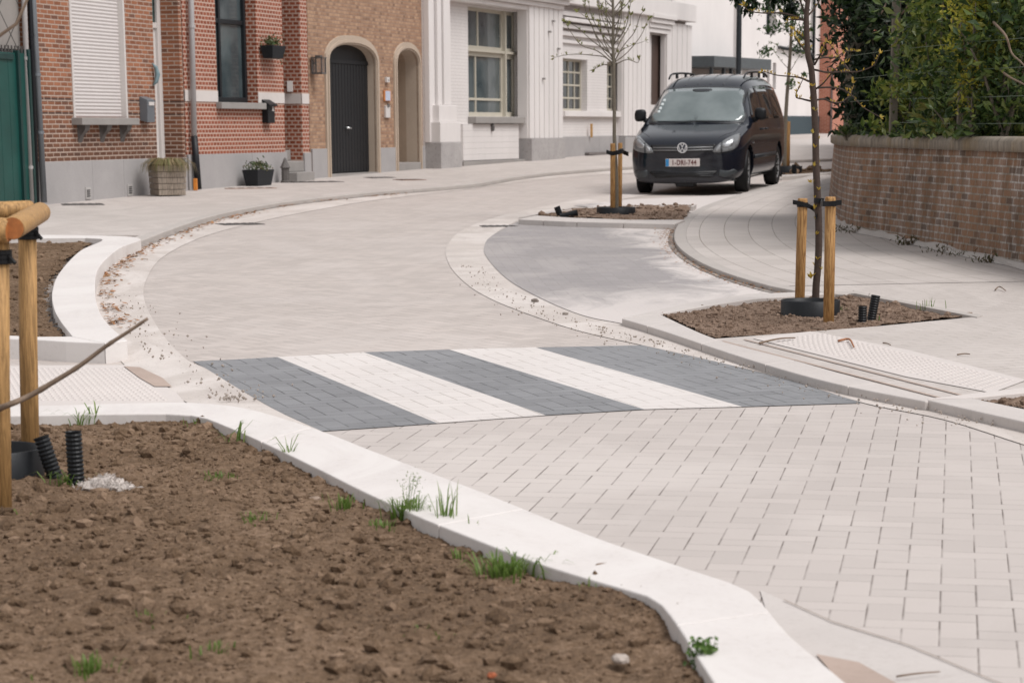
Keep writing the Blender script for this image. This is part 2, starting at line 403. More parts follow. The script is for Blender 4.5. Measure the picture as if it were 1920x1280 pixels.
# left pale gutter, from the far bend to the near kerb
ga = GS([(1250, 322), (1050, 333), (850, 358), (700, 376), (560, 400), (450, 424), (370, 448), (305, 482), (276, 520), (270, 560), (300, 620), (348, 672), (385, 690), (450, 730), (520, 770), (603, 808)], .004)
gb = [G(*p, .004) for p in [(500, 800), (380, 770), (250, 700), (150, 600), (170, 520), (230, 470), (265, 455), (400, 405), (560, 378), (700, 363), (850, 350), (1050, 320), (1250, 310)]]
structure(MB().sheet(ga+gb), 'gutter', m_gutter)
structure(MB().sheet([G(*p, .004) for p in [(1425, 1105), (1560, 1165), (1700, 1208), (1920, 1300), (2200, 1430), (1900, 1500), (1600, 1350), (1450, 1190)]]), 'gutter', m_kerb_pale)
structure(MB().sheet([G(*p, .009) for p in [(1470, 1122.5), (1560, 1163), (1700, 1206), (1920, 1297), (2200, 1427), (2200, 1429), (1920, 1298.8), (1700, 1207.6), (1560, 1164.5), (1470, 1124)]]), 'paving_joint', m_grime0)
structure(MB().sheet([G(*p, .009) for p in [(1530, 1225), (1610, 1240), (1700, 1290), (1760, 1330), (1650, 1340), (1560, 1260)]]), 'mortar_patch', m_rustpatch)

# ------------------------------------------------------------------ kerbs and raised paving
def strip_kerb(name, outer, inner, h, mat, joints=(), depth=.2, bevel=.008, nseg=None):
    """kerb stones between two outlines; joints at fractions of the run leave 4 mm gaps"""
    n = 60
    def resample(P, n):
        d = [0]
        for a, b in zip(P, P[1:]): d.append(d[-1]+(b-a).length)
        out = []
        for i in range(n+1):
            t = d[-1]*i/n; k = max(j for j in range(len(d)) if d[j] <= t+1e-9); k = min(k, len(P)-2)
            out.append(P[k].lerp(P[k+1], (t-d[k])/max(1e-9, d[k+1]-d[k])))
        return out
    O, I = resample(outer, n), resample(inner, n)
    cuts = [0]+[round(j*n) for j in joints]+[n]
    mb = MB()
    for a, b in zip(cuts, cuts[1:]):
        o, i_ = O[a:b+1], I[a:b+1]
        if a > 0: 
            o = [o[0]+(o[1]-o[0]).normalized()*.005]+o[1:]; i_ = [i_[0]+(i_[1]-i_[0]).normalized()*.005]+i_[1:]
        vs = []
        for p, q in zip(o, i_): vs += [p, q, up(p, -depth), up(q, -depth)]
        fs = []
        for k in range(len(o)-1):
            x, y = 4*k, 4*k+4
            fs += [(x, y, y+1, x+1), (x+2, x+3, y+3, y+2), (x, x+2, y+2, y), (x+1, y+1, y+3, x+3)]
        fs += [(0, 1, 3, 2), (4*len(o)-4, 4*len(o)-2, 4*len(o)-1, 4*len(o)-3)]
        mb.add(vs, fs)
    return structure(mb, name, mat, bevel=bevel)
KH = .12
near_out = smooth([G(u, v, KH) for u, v in [(-420, 770), (0, 762), (270, 755), (375, 755), (470, 767), (600, 806), (700, 845), (900, 920), (1100, 1000), (1280, 1062), (1385, 1097), (1425, 1125), (1480, 1190), (1590, 1282), (1720, 1400)]], 5)
near_in = smooth([G(u, v, KH) for u, v in [(-420, 786), (0, 779), (275, 775), (365, 779), (420, 797), (500, 832), (600, 880), (680, 920), (790, 970), (870, 1002), (1000, 1052), (1130, 1092), (1222, 1120), (1265, 1165), (1300, 1220), (1345, 1290), (1420, 1420)]], 5)
strip_kerb('kerb', near_out, near_in, KH, m_kerb_white, joints=(.35, .62, .83), bevel=.006)
# bed on the far left
lo = smooth([G(u, v, KH) for u, v in [(-420, 444), (0, 441), (150, 441), (262, 446), (222, 466), (186, 500), (178, 540), (185, 580), (205, 610), (238, 637), (243, 641), (180, 643), (95, 638), (0, 634), (-420, 625)]], 6)
li = smooth([G(u, v, KH) for u, v in [(-420, 450), (0, 447), (110, 446), (192, 448), (150, 470), (112, 510), (98, 545), (100, 575), (112, 600), (132, 626), (134, 631), (110, 632), (60, 631), (0, 628), (-420, 618)]], 6)
strip_kerb('kerb', lo, li, KH, m_kerb_white, joints=(.32, .45, .62, .87), bevel=.006)
# sidewalk before the houses (left)
SH = .06
kl = [(262, 452), (330, 426), (400, 404), (480, 387), (560, 375), (700, 360), (830, 350), (900, 343), (965, 332), (1050, 322), (1190, 312), (1330, 306), (1600, 296)]
kerb_line = GS(kl, SH)
def offset(P, d):
    out = []
    for i, p in enumerate(P):
        t = P[min(i+1, len(P)-1)]-P[max(i-1, 0)]; t.z = 0; t.normalize(); q = p+Vector((-t.y, t.x, 0))*d; q.z = p.z+SL*(q.y-p.y); out.append(q)
    return out
strip_kerb('kerb', kerb_line, offset(kerb_line, .14), SH, m_kerb_grey, joints=(.1, .2, .3, .4, .5, .6, .7, .8, .9), bevel=.01)
ik = [up(p, -.004) for p in offset(kerb_line, .143)]
walk = ik+[G(1600, 262, SH), Vector((-30, 90, gz(90)+SH)), Vector((-30, 18.5, gz(18.5)+SH)), G(-420, 441, SH), G(262, 441, SH)]
structure(MB().prism(walk, .2), 'sidewalk', m_walk_far)
# ground of the left crossing and its tactile slabs
structure(MB().sheet([G(*p, .007) for p in [(-420, 690), (0, 686), (150, 684), (235, 684), (270, 700), (330, 735), (365, 775), (-420, 790)]]), 'sidewalk', m_tactile)
def domes(name, q, nu, nv, mat, h=.006, r=.0145, skip=None):
    a, b, c, d = q; mb = MB()
    for i in range(nu):
        for j in range(nv):
            s, t = (i+.5)/nu, (j+.5)/nv
            p = a.lerp(b, s).lerp(d.lerp(c, s), t)
            mb.lathe((p.x, p.y, p.z), [(r, 0), (r*.75, h*.8), (r*.3, h), (0.0001, h)], 7)
    return structure(mb, name, mat, smooth=True)
domes('tactile_paving', [G(10, 752, .007), G(318, 752, .007), G(235, 690, .007), G(-20, 690, .007)], 24, 18, m_tactile, r=.011)
structure(MB().sheet([G(*p, .011) for p in [(232, 686), (262, 688), (305, 708), (322, 724), (290, 724), (262, 708)]]), 'mortar_patch', m_rustpatch)

# right hand sidewalk laid in curving courses
RH = .05
rk = [(1640, 318), (1560, 322), (1500, 334), (1400, 360), (1325, 384), (1282, 408), (1264, 438), (1276, 466), (1330, 499), (1430, 532), (1520, 549), (1585, 552)]
rline = GS(rk, RH)
strip_kerb('kerb', rline, offset(rline, .13), RH, m_kerb_grey, joints=[i/14 for i in range(1, 14)], bevel=.008)
def course_mat():
    m = Mat('curved_course_pavers', .8, .3)
    bt = m.n('ShaderNodeTexBrick', {'Vector': m.uv(), 'Color1': A('c4bbb5'), 'Color2': A('cfc6c0'), 'Mortar': A('968c83'), 'Scale': 1.0, 'Mortar Size': .005, 'Brick Width': .6, 'Row Height': .27, 'Mortar Smooth': .3})
    c = bt.outputs[0]
    c = m.mix(m.map(m.noise(1.2, 6, .65, dist=1), .48, .66, 0, .5), c, A('d8cfc9'))
    c = m.mix(m.map(m.noise(200, 3, .6), .5, .8, 0, .25), c, A('9b9087'))
    c = m.mix(m.map(m.noise(8, 5, .7), .6, .75, 0, .2), c, A('a59a92'))
    m.color(c); m.bump(m.math('SUBTRACT', m.noise(120, 3), bt.outputs[1]), .3, .004); return m.m
m_course = course_mat()
def swept(P, offs, name, mat, dz=0):
    arc = [0]
    for a, b in zip(P, P[1:]): arc.append(arc[-1]+(b-a).length)
    rows = [[up(p, dz) for p in offset(P, o)] for o in offs]
    vs = [p for r in rows for p in r]; n = len(P); fs = []; uvs = []
    for i in range(len(offs)-1):
        for j in range(n-1):
            fs.append((i*n+j+1, i*n+j, (i+1)*n+j, (i+1)*n+j+1)); uvs += [(arc[j+1], offs[i]), (arc[j], offs[i]), (arc[j], offs[i+1]), (arc[j+1], offs[i+1])]
    me = bpy.data.meshes.new(name); me.from_pydata(vs, [], fs); l = me.uv_layers.new()
    l.data.foreach_set('uv', [x for q in uvs for x in q]); me.materials.append(mat)
    o = bpy.data.objects.new(name, me); COL.objects.link(o); return o
def faint_joints(mat, bw, rh, ang, k):
    m = Mat.__new__(Mat); m.m = mat; m.nt = mat.node_tree; m.b = m.nt.nodes['Principled BSDF']; m._c = None
    src = m.b.inputs['Base Color'].links[0].from_socket
    bt = m.n('ShaderNodeTexBrick', {'Vector': m.vmap(rot=(0, 0, ang)), 'Color1': (0, 0, 0), 'Color2': (1, 1, 1), 'Scale': 1.0, 'Mortar Size': .0035, 'Brick Width': bw, 'Row Height': rh, 'Mortar Smooth': .3})
    jn = m.math('MULTIPLY', bt.outputs[1], m.map(m.noise(2.4, 5, .65), .35, .6, .25, 1))
    c = m.mix(m.math('MULTIPLY', bt.outputs[0], .10), src, A('a79c94')); m.color(m.mix(m.math('MULTIPLY', jn, k), c, A('776b62')))
faint_joints(m_walk, .22, .11, R(-24), .75); faint_joints(m_walk_far, .22, .11, R(20), .45)
m_foot_strip = Mat('kerb_foot_strip', .9, .2); m_foot_strip.color(m_foot_strip.mix(m_foot_strip.map(m_foot_strip.noise(5, 6, .7), .4, .6), A('8a827c'), A('b7aea7')))
def foot_strip(line, o0, o1, h, name='kerb_foot_strip'):
    a = offset(line, o0); b_ = offset(line, o1); n = len(line); mb = MB()
    vs = [Vector((p.x, p.y, gz(p.y)+h)) for p in a+b_]
    mb.add(vs, [(i, i+1, n+i+1, n+i) for i in range(n-1)]); return mb
structure(foot_strip(kerb_line, .03, -.055, .0085), 'kerb_foot_strip', m_foot_strip.m)  # mottled dark strip on the road along the left kerb
structure(foot_strip(rline, .03, -.06, .0125), 'kerb_foot_strip', m_foot_strip.m)  # leaf debris and dirt along the right kerb
o = swept(rline[:56], [.13, .4, .67, .94, 1.21, 1.48, 1.75, 2.02, 2.4, 3.2], 'sidewalk', m_course, -.002); o['kind'] = 'structure'
bedtop = [(1560, 549), (1600, 547), (1720, 570), (1838, 592), (1650, 610), (1500, 622), (1340, 633)]
rwA = [up(p, -.005) for p in offset(rline, .08)[:-3]]+[G(u, v, RH-.005) for u, v in [(1562, 549), (1600, 548.5), (1720, 570.5), (1838, 593), (4600, 700), (4600, 330), (1900, 290)]]
rwB = [G(u, v, RH-.005) for u, v in [(1838, 593), (1650, 611), (1500, 623), (1338, 635), (1408, 657), (1466, 676), (1625, 720), (1745, 753), (1830, 744), (1920, 733), (2120, 706), (4600, 702)]]
for q in (rwA, rwB): structure(MB().prism(q, .2), 'sidewalk', m_walk)
# kerbs round the right hand bed
ko = smooth([G(u, v, RH) for u, v in [(1166, 597), (1240, 619), (1400, 672), (1560, 717), (1735, 752)]], 5)
ki = smooth([G(u, v, RH) for u, v in [(1236, 588), (1340, 634), (1480, 672), (1640, 717), (1765, 749)]], 5)
strip_kerb('kerb', ko, ki, RH, m_kerb_pale, joints=(.12, .36, .62, .85), bevel=.008)
strip_kerb('kerb', [G(1166, 596, RH), G(1290, 568, RH), G(1400, 551, RH), G(1530, 546, RH)], [G(1240, 588, RH), G(1330, 572, RH), G(1415, 560, RH), G(1560, 550, RH)], RH, m_kerb_pale, joints=(.33, .7), bevel=.006)
strip_kerb('kerb', [G(1562, 547, RH+.003), G(1602, 545, RH+.003), G(1842, 591, RH+.003)], [G(1562, 550, RH+.003), G(1600, 549, RH+.003), G(1832, 594, RH+.003)], RH, m_kerb_grey, joints=(.2, .6), bevel=.004)
strip_kerb('kerb', [G(1737, 749, RH+.004), G(1920, 790, RH+.004), G(2150, 850, RH+.004)], [G(1822, 746, RH+.004), G(1920, 766, RH+.004), G(2150, 815, RH+.004)], RH, m_kerb_pale, joints=(.6,), bevel=.008)
strip_kerb('kerb', [G(1738, 747, RH+.006), G(1920, 726, RH+.006), G(2150, 700, RH+.006)], [G(1825, 745, RH+.006), G(1920, 736, RH+.006), G(2150, 712, RH+.006)], RH, m_tactile, bevel=.004)
# tactile slabs on the right: field of small domes, narrow courses beside it
structure(MB().sheet([G(*p, RH-.001) for p in [(1412, 634), (1520, 621), (1700, 655), (1925, 712), (1860, 736), (1700, 706), (1560, 671)]]), 'tactile_slabs', m_tactile)
domes('tactile_paving', [G(1440, 637, RH-.001), G(1850, 733, RH-.001), G(1905, 714, RH-.001), G(1545, 625, RH-.001)], 34, 11, m_tactile)
for q in [[(1354, 640), (1357, 638.6), (1775, 747), (1771, 748)], [(1394, 636), (1396.5, 635.2), (1815, 742), (1811, 743)]]:
    structure(MB().sheet([G(*p, RH+.0005) for p in q]), 'paving_joint', m_rustpatch)
# island with the middle tree
IH = .07
strip_kerb('kerb', [G(972, 411, IH), G(1060, 415, IH), G(1180, 418, IH), G(1264, 420, IH)], [G(1006, 404, IH), G(1070, 408, IH), G(1180, 412, IH), G(1284, 412, IH)], IH, m_kerb_pale, joints=(.18, .42, .7), bevel=.008)
strip_kerb('kerb', [G(972, 408, IH), G(1045, 393, IH), G(1150, 385, IH), G(1306, 383, IH)], [G(1008, 402, IH), G(1060, 395, IH), G(1150, 388, IH), G(1300, 387, IH)], IH, m_kerb_pale, joints=(.5,), bevel=.008)
strip_kerb('kerb', [G(1466, 331, IH), G(1500, 329, IH), G(1570, 324, IH)], [G(1466, 328, IH), G(1500, 326, IH), G(1570, 321, IH)], IH, m_kerb_grey, bevel=.006)

# ------------------------------------------------------------------ soil in the beds
def inside(px, py, poly):
    x, y = poly[:, 0], poly[:, 1]; c = np.zeros(px.shape, bool); j = len(poly)-1
    for i in range(len(poly)):
        k = ((y[i] > py) != (y[j] > py)) & (px < (x[j]-x[i])*(py-y[i])/(y[j]-y[i]+1e-12)+x[i]); c ^= k; j = i
    return c
def soil_h(x, y, amp):
    n = mnoise.noise
    return amp*(.9*n((x*1.1, y*1.1, 5))+.55*n((x*4, y*4, 1))+.5*n((x*13, y*13, 2))+.40*abs(n((x*34, y*34, 3)))+.22*n((x*80, y*80, 4)))
def soil(name, pxs, h, res, amp, nclod, csize, mat, label=None):
    P = [G(u, v, h) for u, v in pxs]; poly = np.array([(p.x, p.y) for p in P])
    x0, y0 = poly.min(0); x1, y1 = poly.max(0)
    xs = np.arange(x0, x1+res, res); ys = np.arange(y0, y1+res, res)
    X, Y = np.meshgrid(xs, ys); I = inside(X, Y, poly)
    X = X+rng.uniform(-.3, .3, X.shape)*res; Y = Y+rng.uniform(-.3, .3, X.shape)*res
    idx = -np.ones(X.shape, int); ii = np.argwhere(I); vs = []
    for k, (a, b) in enumerate(ii):
        x, y = X[a, b], Y[a, b]; idx[a, b] = k; vs.append((x, y, gz(y)+h+soil_h(x, y, amp)))
    q = np.stack([idx[:-1, :-1], idx[:-1, 1:], idx[1:, 1:], idx[1:, :-1]], -1).reshape(-1, 4)
    fs = q[(q >= 0).all(1)].tolist()
    mb = MB(); mb.add(vs, fs)
    ico = bmesh.new(); bmesh.ops.create_icosphere(ico, subdivisions=1, radius=1)
    iv = np.array([v.co[:] for v in ico.verts]); jf = [tuple(v.index for v in f.verts) for f in ico.faces]; ico.free()
    c = 0
    while c < nclod:
        x, y = rng.uniform(x0, x1), rng.uniform(y0, y1)
        if not inside(np.array([x]), np.array([y]), poly)[0]: continue
        r = csize*(.30+rng.pareto(2.2)*.42); r = min(r, csize*4)
        v = iv*(1+rng.uniform(-.32, .32, (len(iv), 1)))*r*np.array([rng.uniform(.8, 1.3), rng.uniform(.8, 1.3), rng.uniform(.65, 1.0)])
        a = rng.uniform(0, 6.28); ca, sa = math.cos(a), math.sin(a)
        v = np.stack([v[:, 0]*ca-v[:, 1]*sa+x, v[:, 0]*sa+v[:, 1]*ca+y, v[:, 2]+gz(y)+h+soil_h(x, y, amp)+r*.1], -1)
        mb.add(v.tolist(), jf); c += 1
    return mb.build(name, mat, kind='stuff', label=label)
near_bed = [(-420, 781), (0, 774), (270, 768), (372, 772), (430, 790), (520, 830), (610, 868), (700, 910), (800, 958), (900, 1000), (1000, 1040), (1150, 1085), (1235, 1112), (1285, 1165), (1330, 1225), (1380, 1300), (1420, 1400), (-420, 1400)]
soil('soil', near_bed, 0.082, .0145, .029, 26000, .0075, m_soil, 'turned brown soil filling the near bed')
soil('soil', [(-420, 452), (0, 449), (190, 450), (140, 478), (104, 520), (92, 560), (104, 600), (136, 632), (0, 632), (-420, 622)], .07, .05, .025, 5000, .010, m_soil, 'dry brown soil in the left bed')
soil('soil', [(1236, 590), (1410, 559), (1560, 549), (1600, 548), (1720, 570), (1836, 592), (1652, 612), (1500, 625), (1342, 635)], .028, .022, .020, 9000, .0068, m_soil_far, 'clods of soil around the right tree')
soil('soil', [(1008, 404), (1060, 394), (1150, 387), (1300, 386), (1282, 412), (1150, 412)], 0.06, .05, .025, 2600, .010, m_soil_far, 'soil on the traffic island')
soil('soil', [(1466, 328), (1466, 319), (1560, 316), (1566, 323)], .06, .08, .03, 100, .03, m_soil, 'soil of the small bed behind the van')
soil('soil', [(1825, 747), (1920, 736), (2150, 712), (2150, 815), (1920, 768)], .04, .02, .02, 2400, .007, m_soil_far, 'soil in the bed at the right edge')

# ------------------------------------------------------------------ litter, grit, loose stones
def litter(name, line, n, spread, mat, size, h, label, clump=None, flat=True, mx=1.0):
    mb = MB(); L = len(line)-1
    for _ in range(n):
        t = (rng.choice(clump)+rng.normal(0, .012) if clump is not None else rng.uniform(0, 1)); t = min(max(t, 0), .9999)*L
        k = int(t); p = line[k].lerp(line[k+1], t-k); d = (line[k+1]-line[k]).normalized(); nrm = Vector((-d.y, d.x, 0))
        off = abs(rng.normal(0, spread))+.01
        p = p+nrm*off; z = gz(p.y)+h
        s = size*rng.uniform(.5, 1.5); a = rng.uniform(0, 6.28)
        ax = Vector((math.cos(a), math.sin(a), rng.uniform(-.3, .3)))*s; ay = Vector((-math.sin(a), math.cos(a), rng.uniform(-.3, .3)))*s*.55
        c = Vector((p.x, p.y, z+rng.uniform(.004, .02)))
        if flat: mb.add([c-ax, c-ay, c+ax, c+ay], [(0, 1, 2, 3)])
        else:
            mb.add([c-ax, c-ay, c+ax, c+ay, c+Vector((0, 0, s*.8)), c-Vector((0, 0, s*.8))], [(0, 1, 4), (1, 2, 4), (2, 3, 4), (3, 0, 4), (1, 0, 5), (2, 1, 5), (3, 2, 5), (0, 3, 5)])
    return mb.build(name, mat, kind='stuff', label=label)
left_edge = GS([(1000, 330), (850, 352), (700, 368), (600, 378), (520, 388), (440, 405), (370, 425), (310, 448), (262, 468), (222, 492), (190, 520), (184, 555), (192, 590), (215, 625)], 0)
litter('leaf_litter', left_edge, 1000, .08, m_deadleaf, .022, .004, 'brown dead leaves along the left kerb', clump=[.96, .9, .84, .8, .76, .72, .69, .66, .64, .6, .55, .5, .47, .44, .4, .37, .3, .22, .15], mx=1)
right_edge = GS([(1268, 430), (1262, 448), (1280, 475), (1330, 507), (1430, 540), (1520, 556)], 0)[::-1]
litter('leaf_litter', [p for p in right_edge][::-1][::-1], 900, .09, m_deadleaf, .013, .012, 'brown dead leaves along the right kerb')
g1 = GS([(180, 560), (225, 620), (300, 690), (380, 750), (450, 760)], 0)
litter('grit', g1, 190, .18, m_stone, .008, .008, 'grit on the left gutter', flat=False)
g2 = GS([(1880, 800), (1700, 752), (1500, 712), (1300, 660), (1150, 620), (1000, 566), (900, 500)], 0)
litter('grit', [up(p, 0) for p in g2], 420, .16, m_stone, .007, .006, 'grit on the right gutter', flat=False)

def stone(u, v, h, r, label, mat=None):
    p = G(u, v, h); bm = bmesh.new(); bmesh.ops.create_icosphere(bm, subdivisions=2, radius=r)
    for q in bm.verts:
        f = 1+.35*mnoise.noise(q.co*(1.3/r)+Vector((u, v, 0))); q.co = Vector((q.co.x*f*1.15, q.co.y*f, q.co.z*f*.7))
    me = bpy.data.meshes.new('stone'); bm.to_mesh(me); bm.free(); me.materials.append(mat or m_stone)
    o = bpy.data.objects.new('stone', me); COL.objects.link(o); o.location = p+Vector((0, 0, r*.35)); tag(o, label, 'stone')
stone(1003, 566, .004, .026, 'small grey stone in the gutter beside the parking bay, the upper of two', plain('dark_stone', A('857b74'), .9))
stone(1060, 590, .004, .019, 'small grey stone at the edge of the parking bay, the lower of two', plain('dark_stone', A('8f857d'), .9))
stone(1163, 1240, .08, .022, 'pale pebble lying on the near soil by the kerb', plain('pale_stone', A('bdb0a6'), .9))
stone(866, 1010, .08, .028, 'pinkish pebble on the near soil below the grass tufts', plain('pink_stone', A('a58b80'), .9))
stone(590, 940, .07, .02, 'flat light stone on soil right of the fleece', plain('tan_stone', A('a08b7b'), .9))
stone(1152, 1098, .08, .018, 'small orange brick chip on soil beside the near kerb', plain('brick_chip', A('c07a55'), .9))
stone(922, 1268, .08, .012, 'tiny orange chip on the soil at the bottom of the picture', plain('brick_chip', A('b0623f'), .9))

def twig(pts, r, label, mat=None, h=RH):
    P = smooth([G(u, v, h)+Vector((0, 0, r+.002+dz)) for u, v, dz in pts], 3)
    MB().tube(P, [r*(1-.5*i/len(P)) for i in range(len(P))], 6).build('twig', mat or m_twig, smooth=True, label=label, category='twig')
twig([(1424, 646, 0), (1440, 643, .004), (1465, 640, .01), (1491, 637, .004)], .007, 'long dark twig lying on the tactile paving below the right tree')
twig([(1520, 618, 0), (1535, 619, .004), (1549, 622, 0)], .006, 'short dark twig at the edge of the right bed')
m_redtwig = plain('reddish_twig', A('ab7452'), .8)
twig([(1572, 642, 0), (1592, 641, .008), (1601, 655, .004)], .008, 'forked reddish twig on the tactile paving', m_redtwig)
twig([(1795, 667, 0), (1808, 666, .003), (1819, 666, 0)], .005, 'thin twig on the pale paving at right')
twig([(1656, 645, 0), (1664, 647, .003), (1670, 649, 0)], .005, 'tiny twig among the tactile domes')
twig([(1866, 545, 0), (1874, 542, .012), (1886, 547, 0)], .006, 'curled dead twig on the sidewalk by the brick wall')
twig([(1681, 1271, 0), (1720, 1268, .004), (1762, 1262, 0)], .0035, 'thin dark twig on the gutter in the bottom right corner', h=.01)

# ------------------------------------------------------------------ drain covers
def cover(u, v, w_, d_, h, ang, label, mat=None, slots=5):
    p = G(u, v, h); e = empty('drain_cover', p, R(ang), label=label, category='drain cover')
    MB().box(-w_/2, w_/2, -d_/2, d_/2, -.03, .004).build('frame', mat or m_dark_iron, e, bevel=.003)
    mb = MB()
    for k in range(slots):
        x = -w_*.38+w_*.76*k/max(1, slots-1); mb.box(x-w_*.05, x+w_*.05, -d_*.38, d_*.38, .004, .009)
    mb.build('grate', m_dark_iron, e)
cover(155, 383, .55, .5, SH, 15, 'dark flush cover before the green gate')
cover(590, 341, .9, .45, SH, 25, 'dark grate at the foot of the steps')
cover(712, 333, .45, .4, SH, 30, 'small flush cover before the black arched door')
cover(768, 337, .45, .4, SH, 30, 'small rusty cover before the narrow arch', plain('rusty_iron', A('8a6a58'), .8))
cover(450, 420, .5, .35, .006, 30, 'gutter drain half covered by dead leaves')
cover(935, 424, .42, .3, .006, 10, 'drain in the pale gutter at the corner of the island')
cover(470, 353, .8, .2, SH, 20, 'rusty strip cover in front of the black planter', plain('rusty_iron', A('a08272'), .8))
p = G(1112, 290, SH); e = empty('door_mat', p, R(68), label='grey slatted step board before the white house', category='step')
mb = MB()
for k in range(6): mb.box(-1.0, 1.0, -.30+.1*k, -.22+.1*k, .0, .06)
mb.build('slats', plain('grey_slats', A('7d7673'), .8), e)
# ------------------------------------------------------------------ buildings
class Bld:
    """a facade standing on the measured line A-B; local x runs along it, -y faces the street"""
    def __init__(s, name, label, cat, ua, va, ub, vb, h=SH, group=None, base=None):
        A_, B_ = (G(ua, va, h), G(ub, vb, h)) if base is None else base
        s.A = A_; d = B_-A_; d.z = 0; s.L = d.length; s.d = d.normalized(); s.n = Vector((-s.d.y, s.d.x, 0))
        s.root = empty(name, A_, math.atan2(s.d.y, s.d.x), label=label, cat=cat, group=group)
    def P(s, u, v, off=0.0):
        r = ray(u, v); o = Vector((0, 0, CH)); q = s.A+s.n*off
        t = (q-o).dot(s.n)/r.dot(s.n); p = o+r*t-s.A
        return p.dot(s.d), p.z
    def S(s, u, v=240, off=0.0): return s.P(u, v, off)[0]
    def Z(s, u, v, off=0.0): return s.P(u, v, off)[1]
    def rect(s, u0, v0, u1, v1, off=0.0):
        vm, um = (v0+v1)/2, (u0+u1)/2
        return s.S(u0, vm, off), s.S(u1, vm, off), s.Z(um, v1, off), s.Z(um, v0, off)   # s0,s1,z0,z1
    def W(s, x, y, z): return s.A+s.d*x+s.n*y+Vector((0, 0, z))
def rectloop(s0, s1, z0, z1): return [(s0, z0), (s1, z0), (s1, z1), (s0, z1)]
def archloop(s0, s1, z0, zs, za, n=14, p=2.0):
    pts = [(s0, z0), (s1, z0)]
    for k in range(n+1):
        a = math.pi*k/n; c, q = math.cos(a), math.sin(a)
        pts.append(((s0+s1)/2+(s1-s0)/2*math.copysign(abs(c)**(2/p), c), zs+(za-zs)*abs(q)**(2/p)))
    return pts
def facade(b, s0, s1, z0, z1, holes, mat, y=0.0, rdepth=.3, depth=7.0, name='wall', body=True):
    mb = MB(); loops = [rectloop(s0, s1, z0, z1)]+holes
    flat = [p for l in loops for p in l]
    tri = tessellate_polygon([[Vector((p[0], p[1], 0)) for p in l] for l in loops])
    fs = []
    for a, b_, c in tri:
        ax, bx, cx = flat[a], flat[b_], flat[c]
        cr = (bx[0]-ax[0])*(cx[1]-ax[1])-(bx[1]-ax[1])*(cx[0]-ax[0])
        fs.append((a, b_, c) if cr > 0 else (a, c, b_))
    mb.add([(p[0], y, p[1]) for p in flat], fs)
    for l in holes:
        n = len(l); vs = [(p[0], y, p[1]) for p in l]+[(p[0], y+rdepth, p[1]) for p in l]
        mb.add(vs, [(i, i+n, (i+1) % n+n, (i+1) % n) for i in range(n)])
    if body:
        mb.add([(s0, y, z0), (s0, y, z1), (s0, y+depth, z1), (s0, y+depth, z0)], [(0, 1, 2, 3)])
        mb.add([(s1, y, z0), (s1, y+depth, z0), (s1, y+depth, z1), (s1, y, z1)], [(0, 1, 2, 3)])
        mb.add([(s0, y+depth, z0), (s0, y+depth, z1), (s1, y+depth, z1), (s1, y+depth, z0)], [(0, 1, 2, 3)])
        mb.add([(s0, y, z1), (s1, y, z1), (s1, y+depth, z1), (s0, y+depth, z1)], [(0, 1, 2, 3)])
    return mb.build(name, mat, b.root)
def roof(b, s0, s1, z, depth, mat):
    MB().add([(s0, -.25, z), (s1, -.25, z), (s1, depth/2, z+2.2), (s0, depth/2, z+2.2), (s0, depth, z), (s1, depth, z)],
             [(0, 1, 2, 3), (3, 2, 5, 4), (0, 3, 4), (1, 5, 2), (0, 4, 5, 1)]).build('roof', mat, b.root)
m_roof = plain('roof_tiles', (.10, .055, .045), .8)
m_glass_dark = Mat('window_glass', .06, .6).color((.035, .042, .045)).m
m_glass_mid = Mat('window_glass_pale', .05, .6); m_glass_mid.color(m_glass_mid.mix(m_glass_mid.map(m_glass_mid.noise(1.1, 3), .4, .6), (.045, .062, .068), (.11, .13, .135))); m_glass_mid = m_glass_mid.m  # mottled blue-grey base colour stands in for reflected sky and houses
def framed(b, s0, s1, z0, z1, y, mat, fw=.05, fd=.05, cols=(), rows=(), name='window', glass=None, bar=.035, curtain=None):
    """a window: outer frame with bars as one part, the panes as its sub-part"""
    mb = MB()
    mb.box(s0, s0+fw, y-fd, y, z0, z1); mb.box(s1-fw, s1, y-fd, y, z0, z1)
    mb.box(s0+fw, s1-fw, y-fd, y, z0, z0+fw); mb.box(s0+fw, s1-fw, y-fd, y, z1-fw, z1)
    for c in cols: x = s0+(s1-s0)*c; mb.box(x-bar/2, x+bar/2, y-fd*.8, y-.002, z0+fw, z1-fw)
    for r in rows: z = z0+(z1-z0)*r; mb.box(s0+fw, s1-fw, y-fd*.7, y-.003, z-bar/2, z+bar/2)
    f = mb.build(name, mat, b.root, bevel=.004)
    MB().box(s0+fw*.5, s1-fw*.5, y-.012, y+.01, z0+fw*.5, z1-fw*.5).build('pane', glass or m_glass_dark, f)
    return f
def plinth(b, segs, mat, y=-.035, zb=-.5, name='plinth', gap=.006):
    for s0, s1, z1 in segs: MB().box(s0+gap/2, s1-gap/2, y, .02, zb, z1).build(name, mat, b.root, bevel=.006)
m_bluestone = concrete('plinth_stone', A('b3afae'), dirt=A('8b8683'), var=.07, damt=.3)
m_sill = concrete('sill_stone', A('a39e9a'), dirt=A('6f6a66'), var=.1)
m_pipe_grey = plain('grey_zinc', A('868b90'), .5, .12, 6, metal=.3)
m_pipe_dark = plain('dark_pipe', (.014, .015, .018), .5, spec=.3)
m_vent = plain('vent_grey', A('bdb9b6'), .6)
m_white_pvc = plain('white_frame', A('e2dcd8'), .4, .04)
m_anthracite = plain('anthracite_frame', (.014, .017, .020), .4, .1, spec=.3)

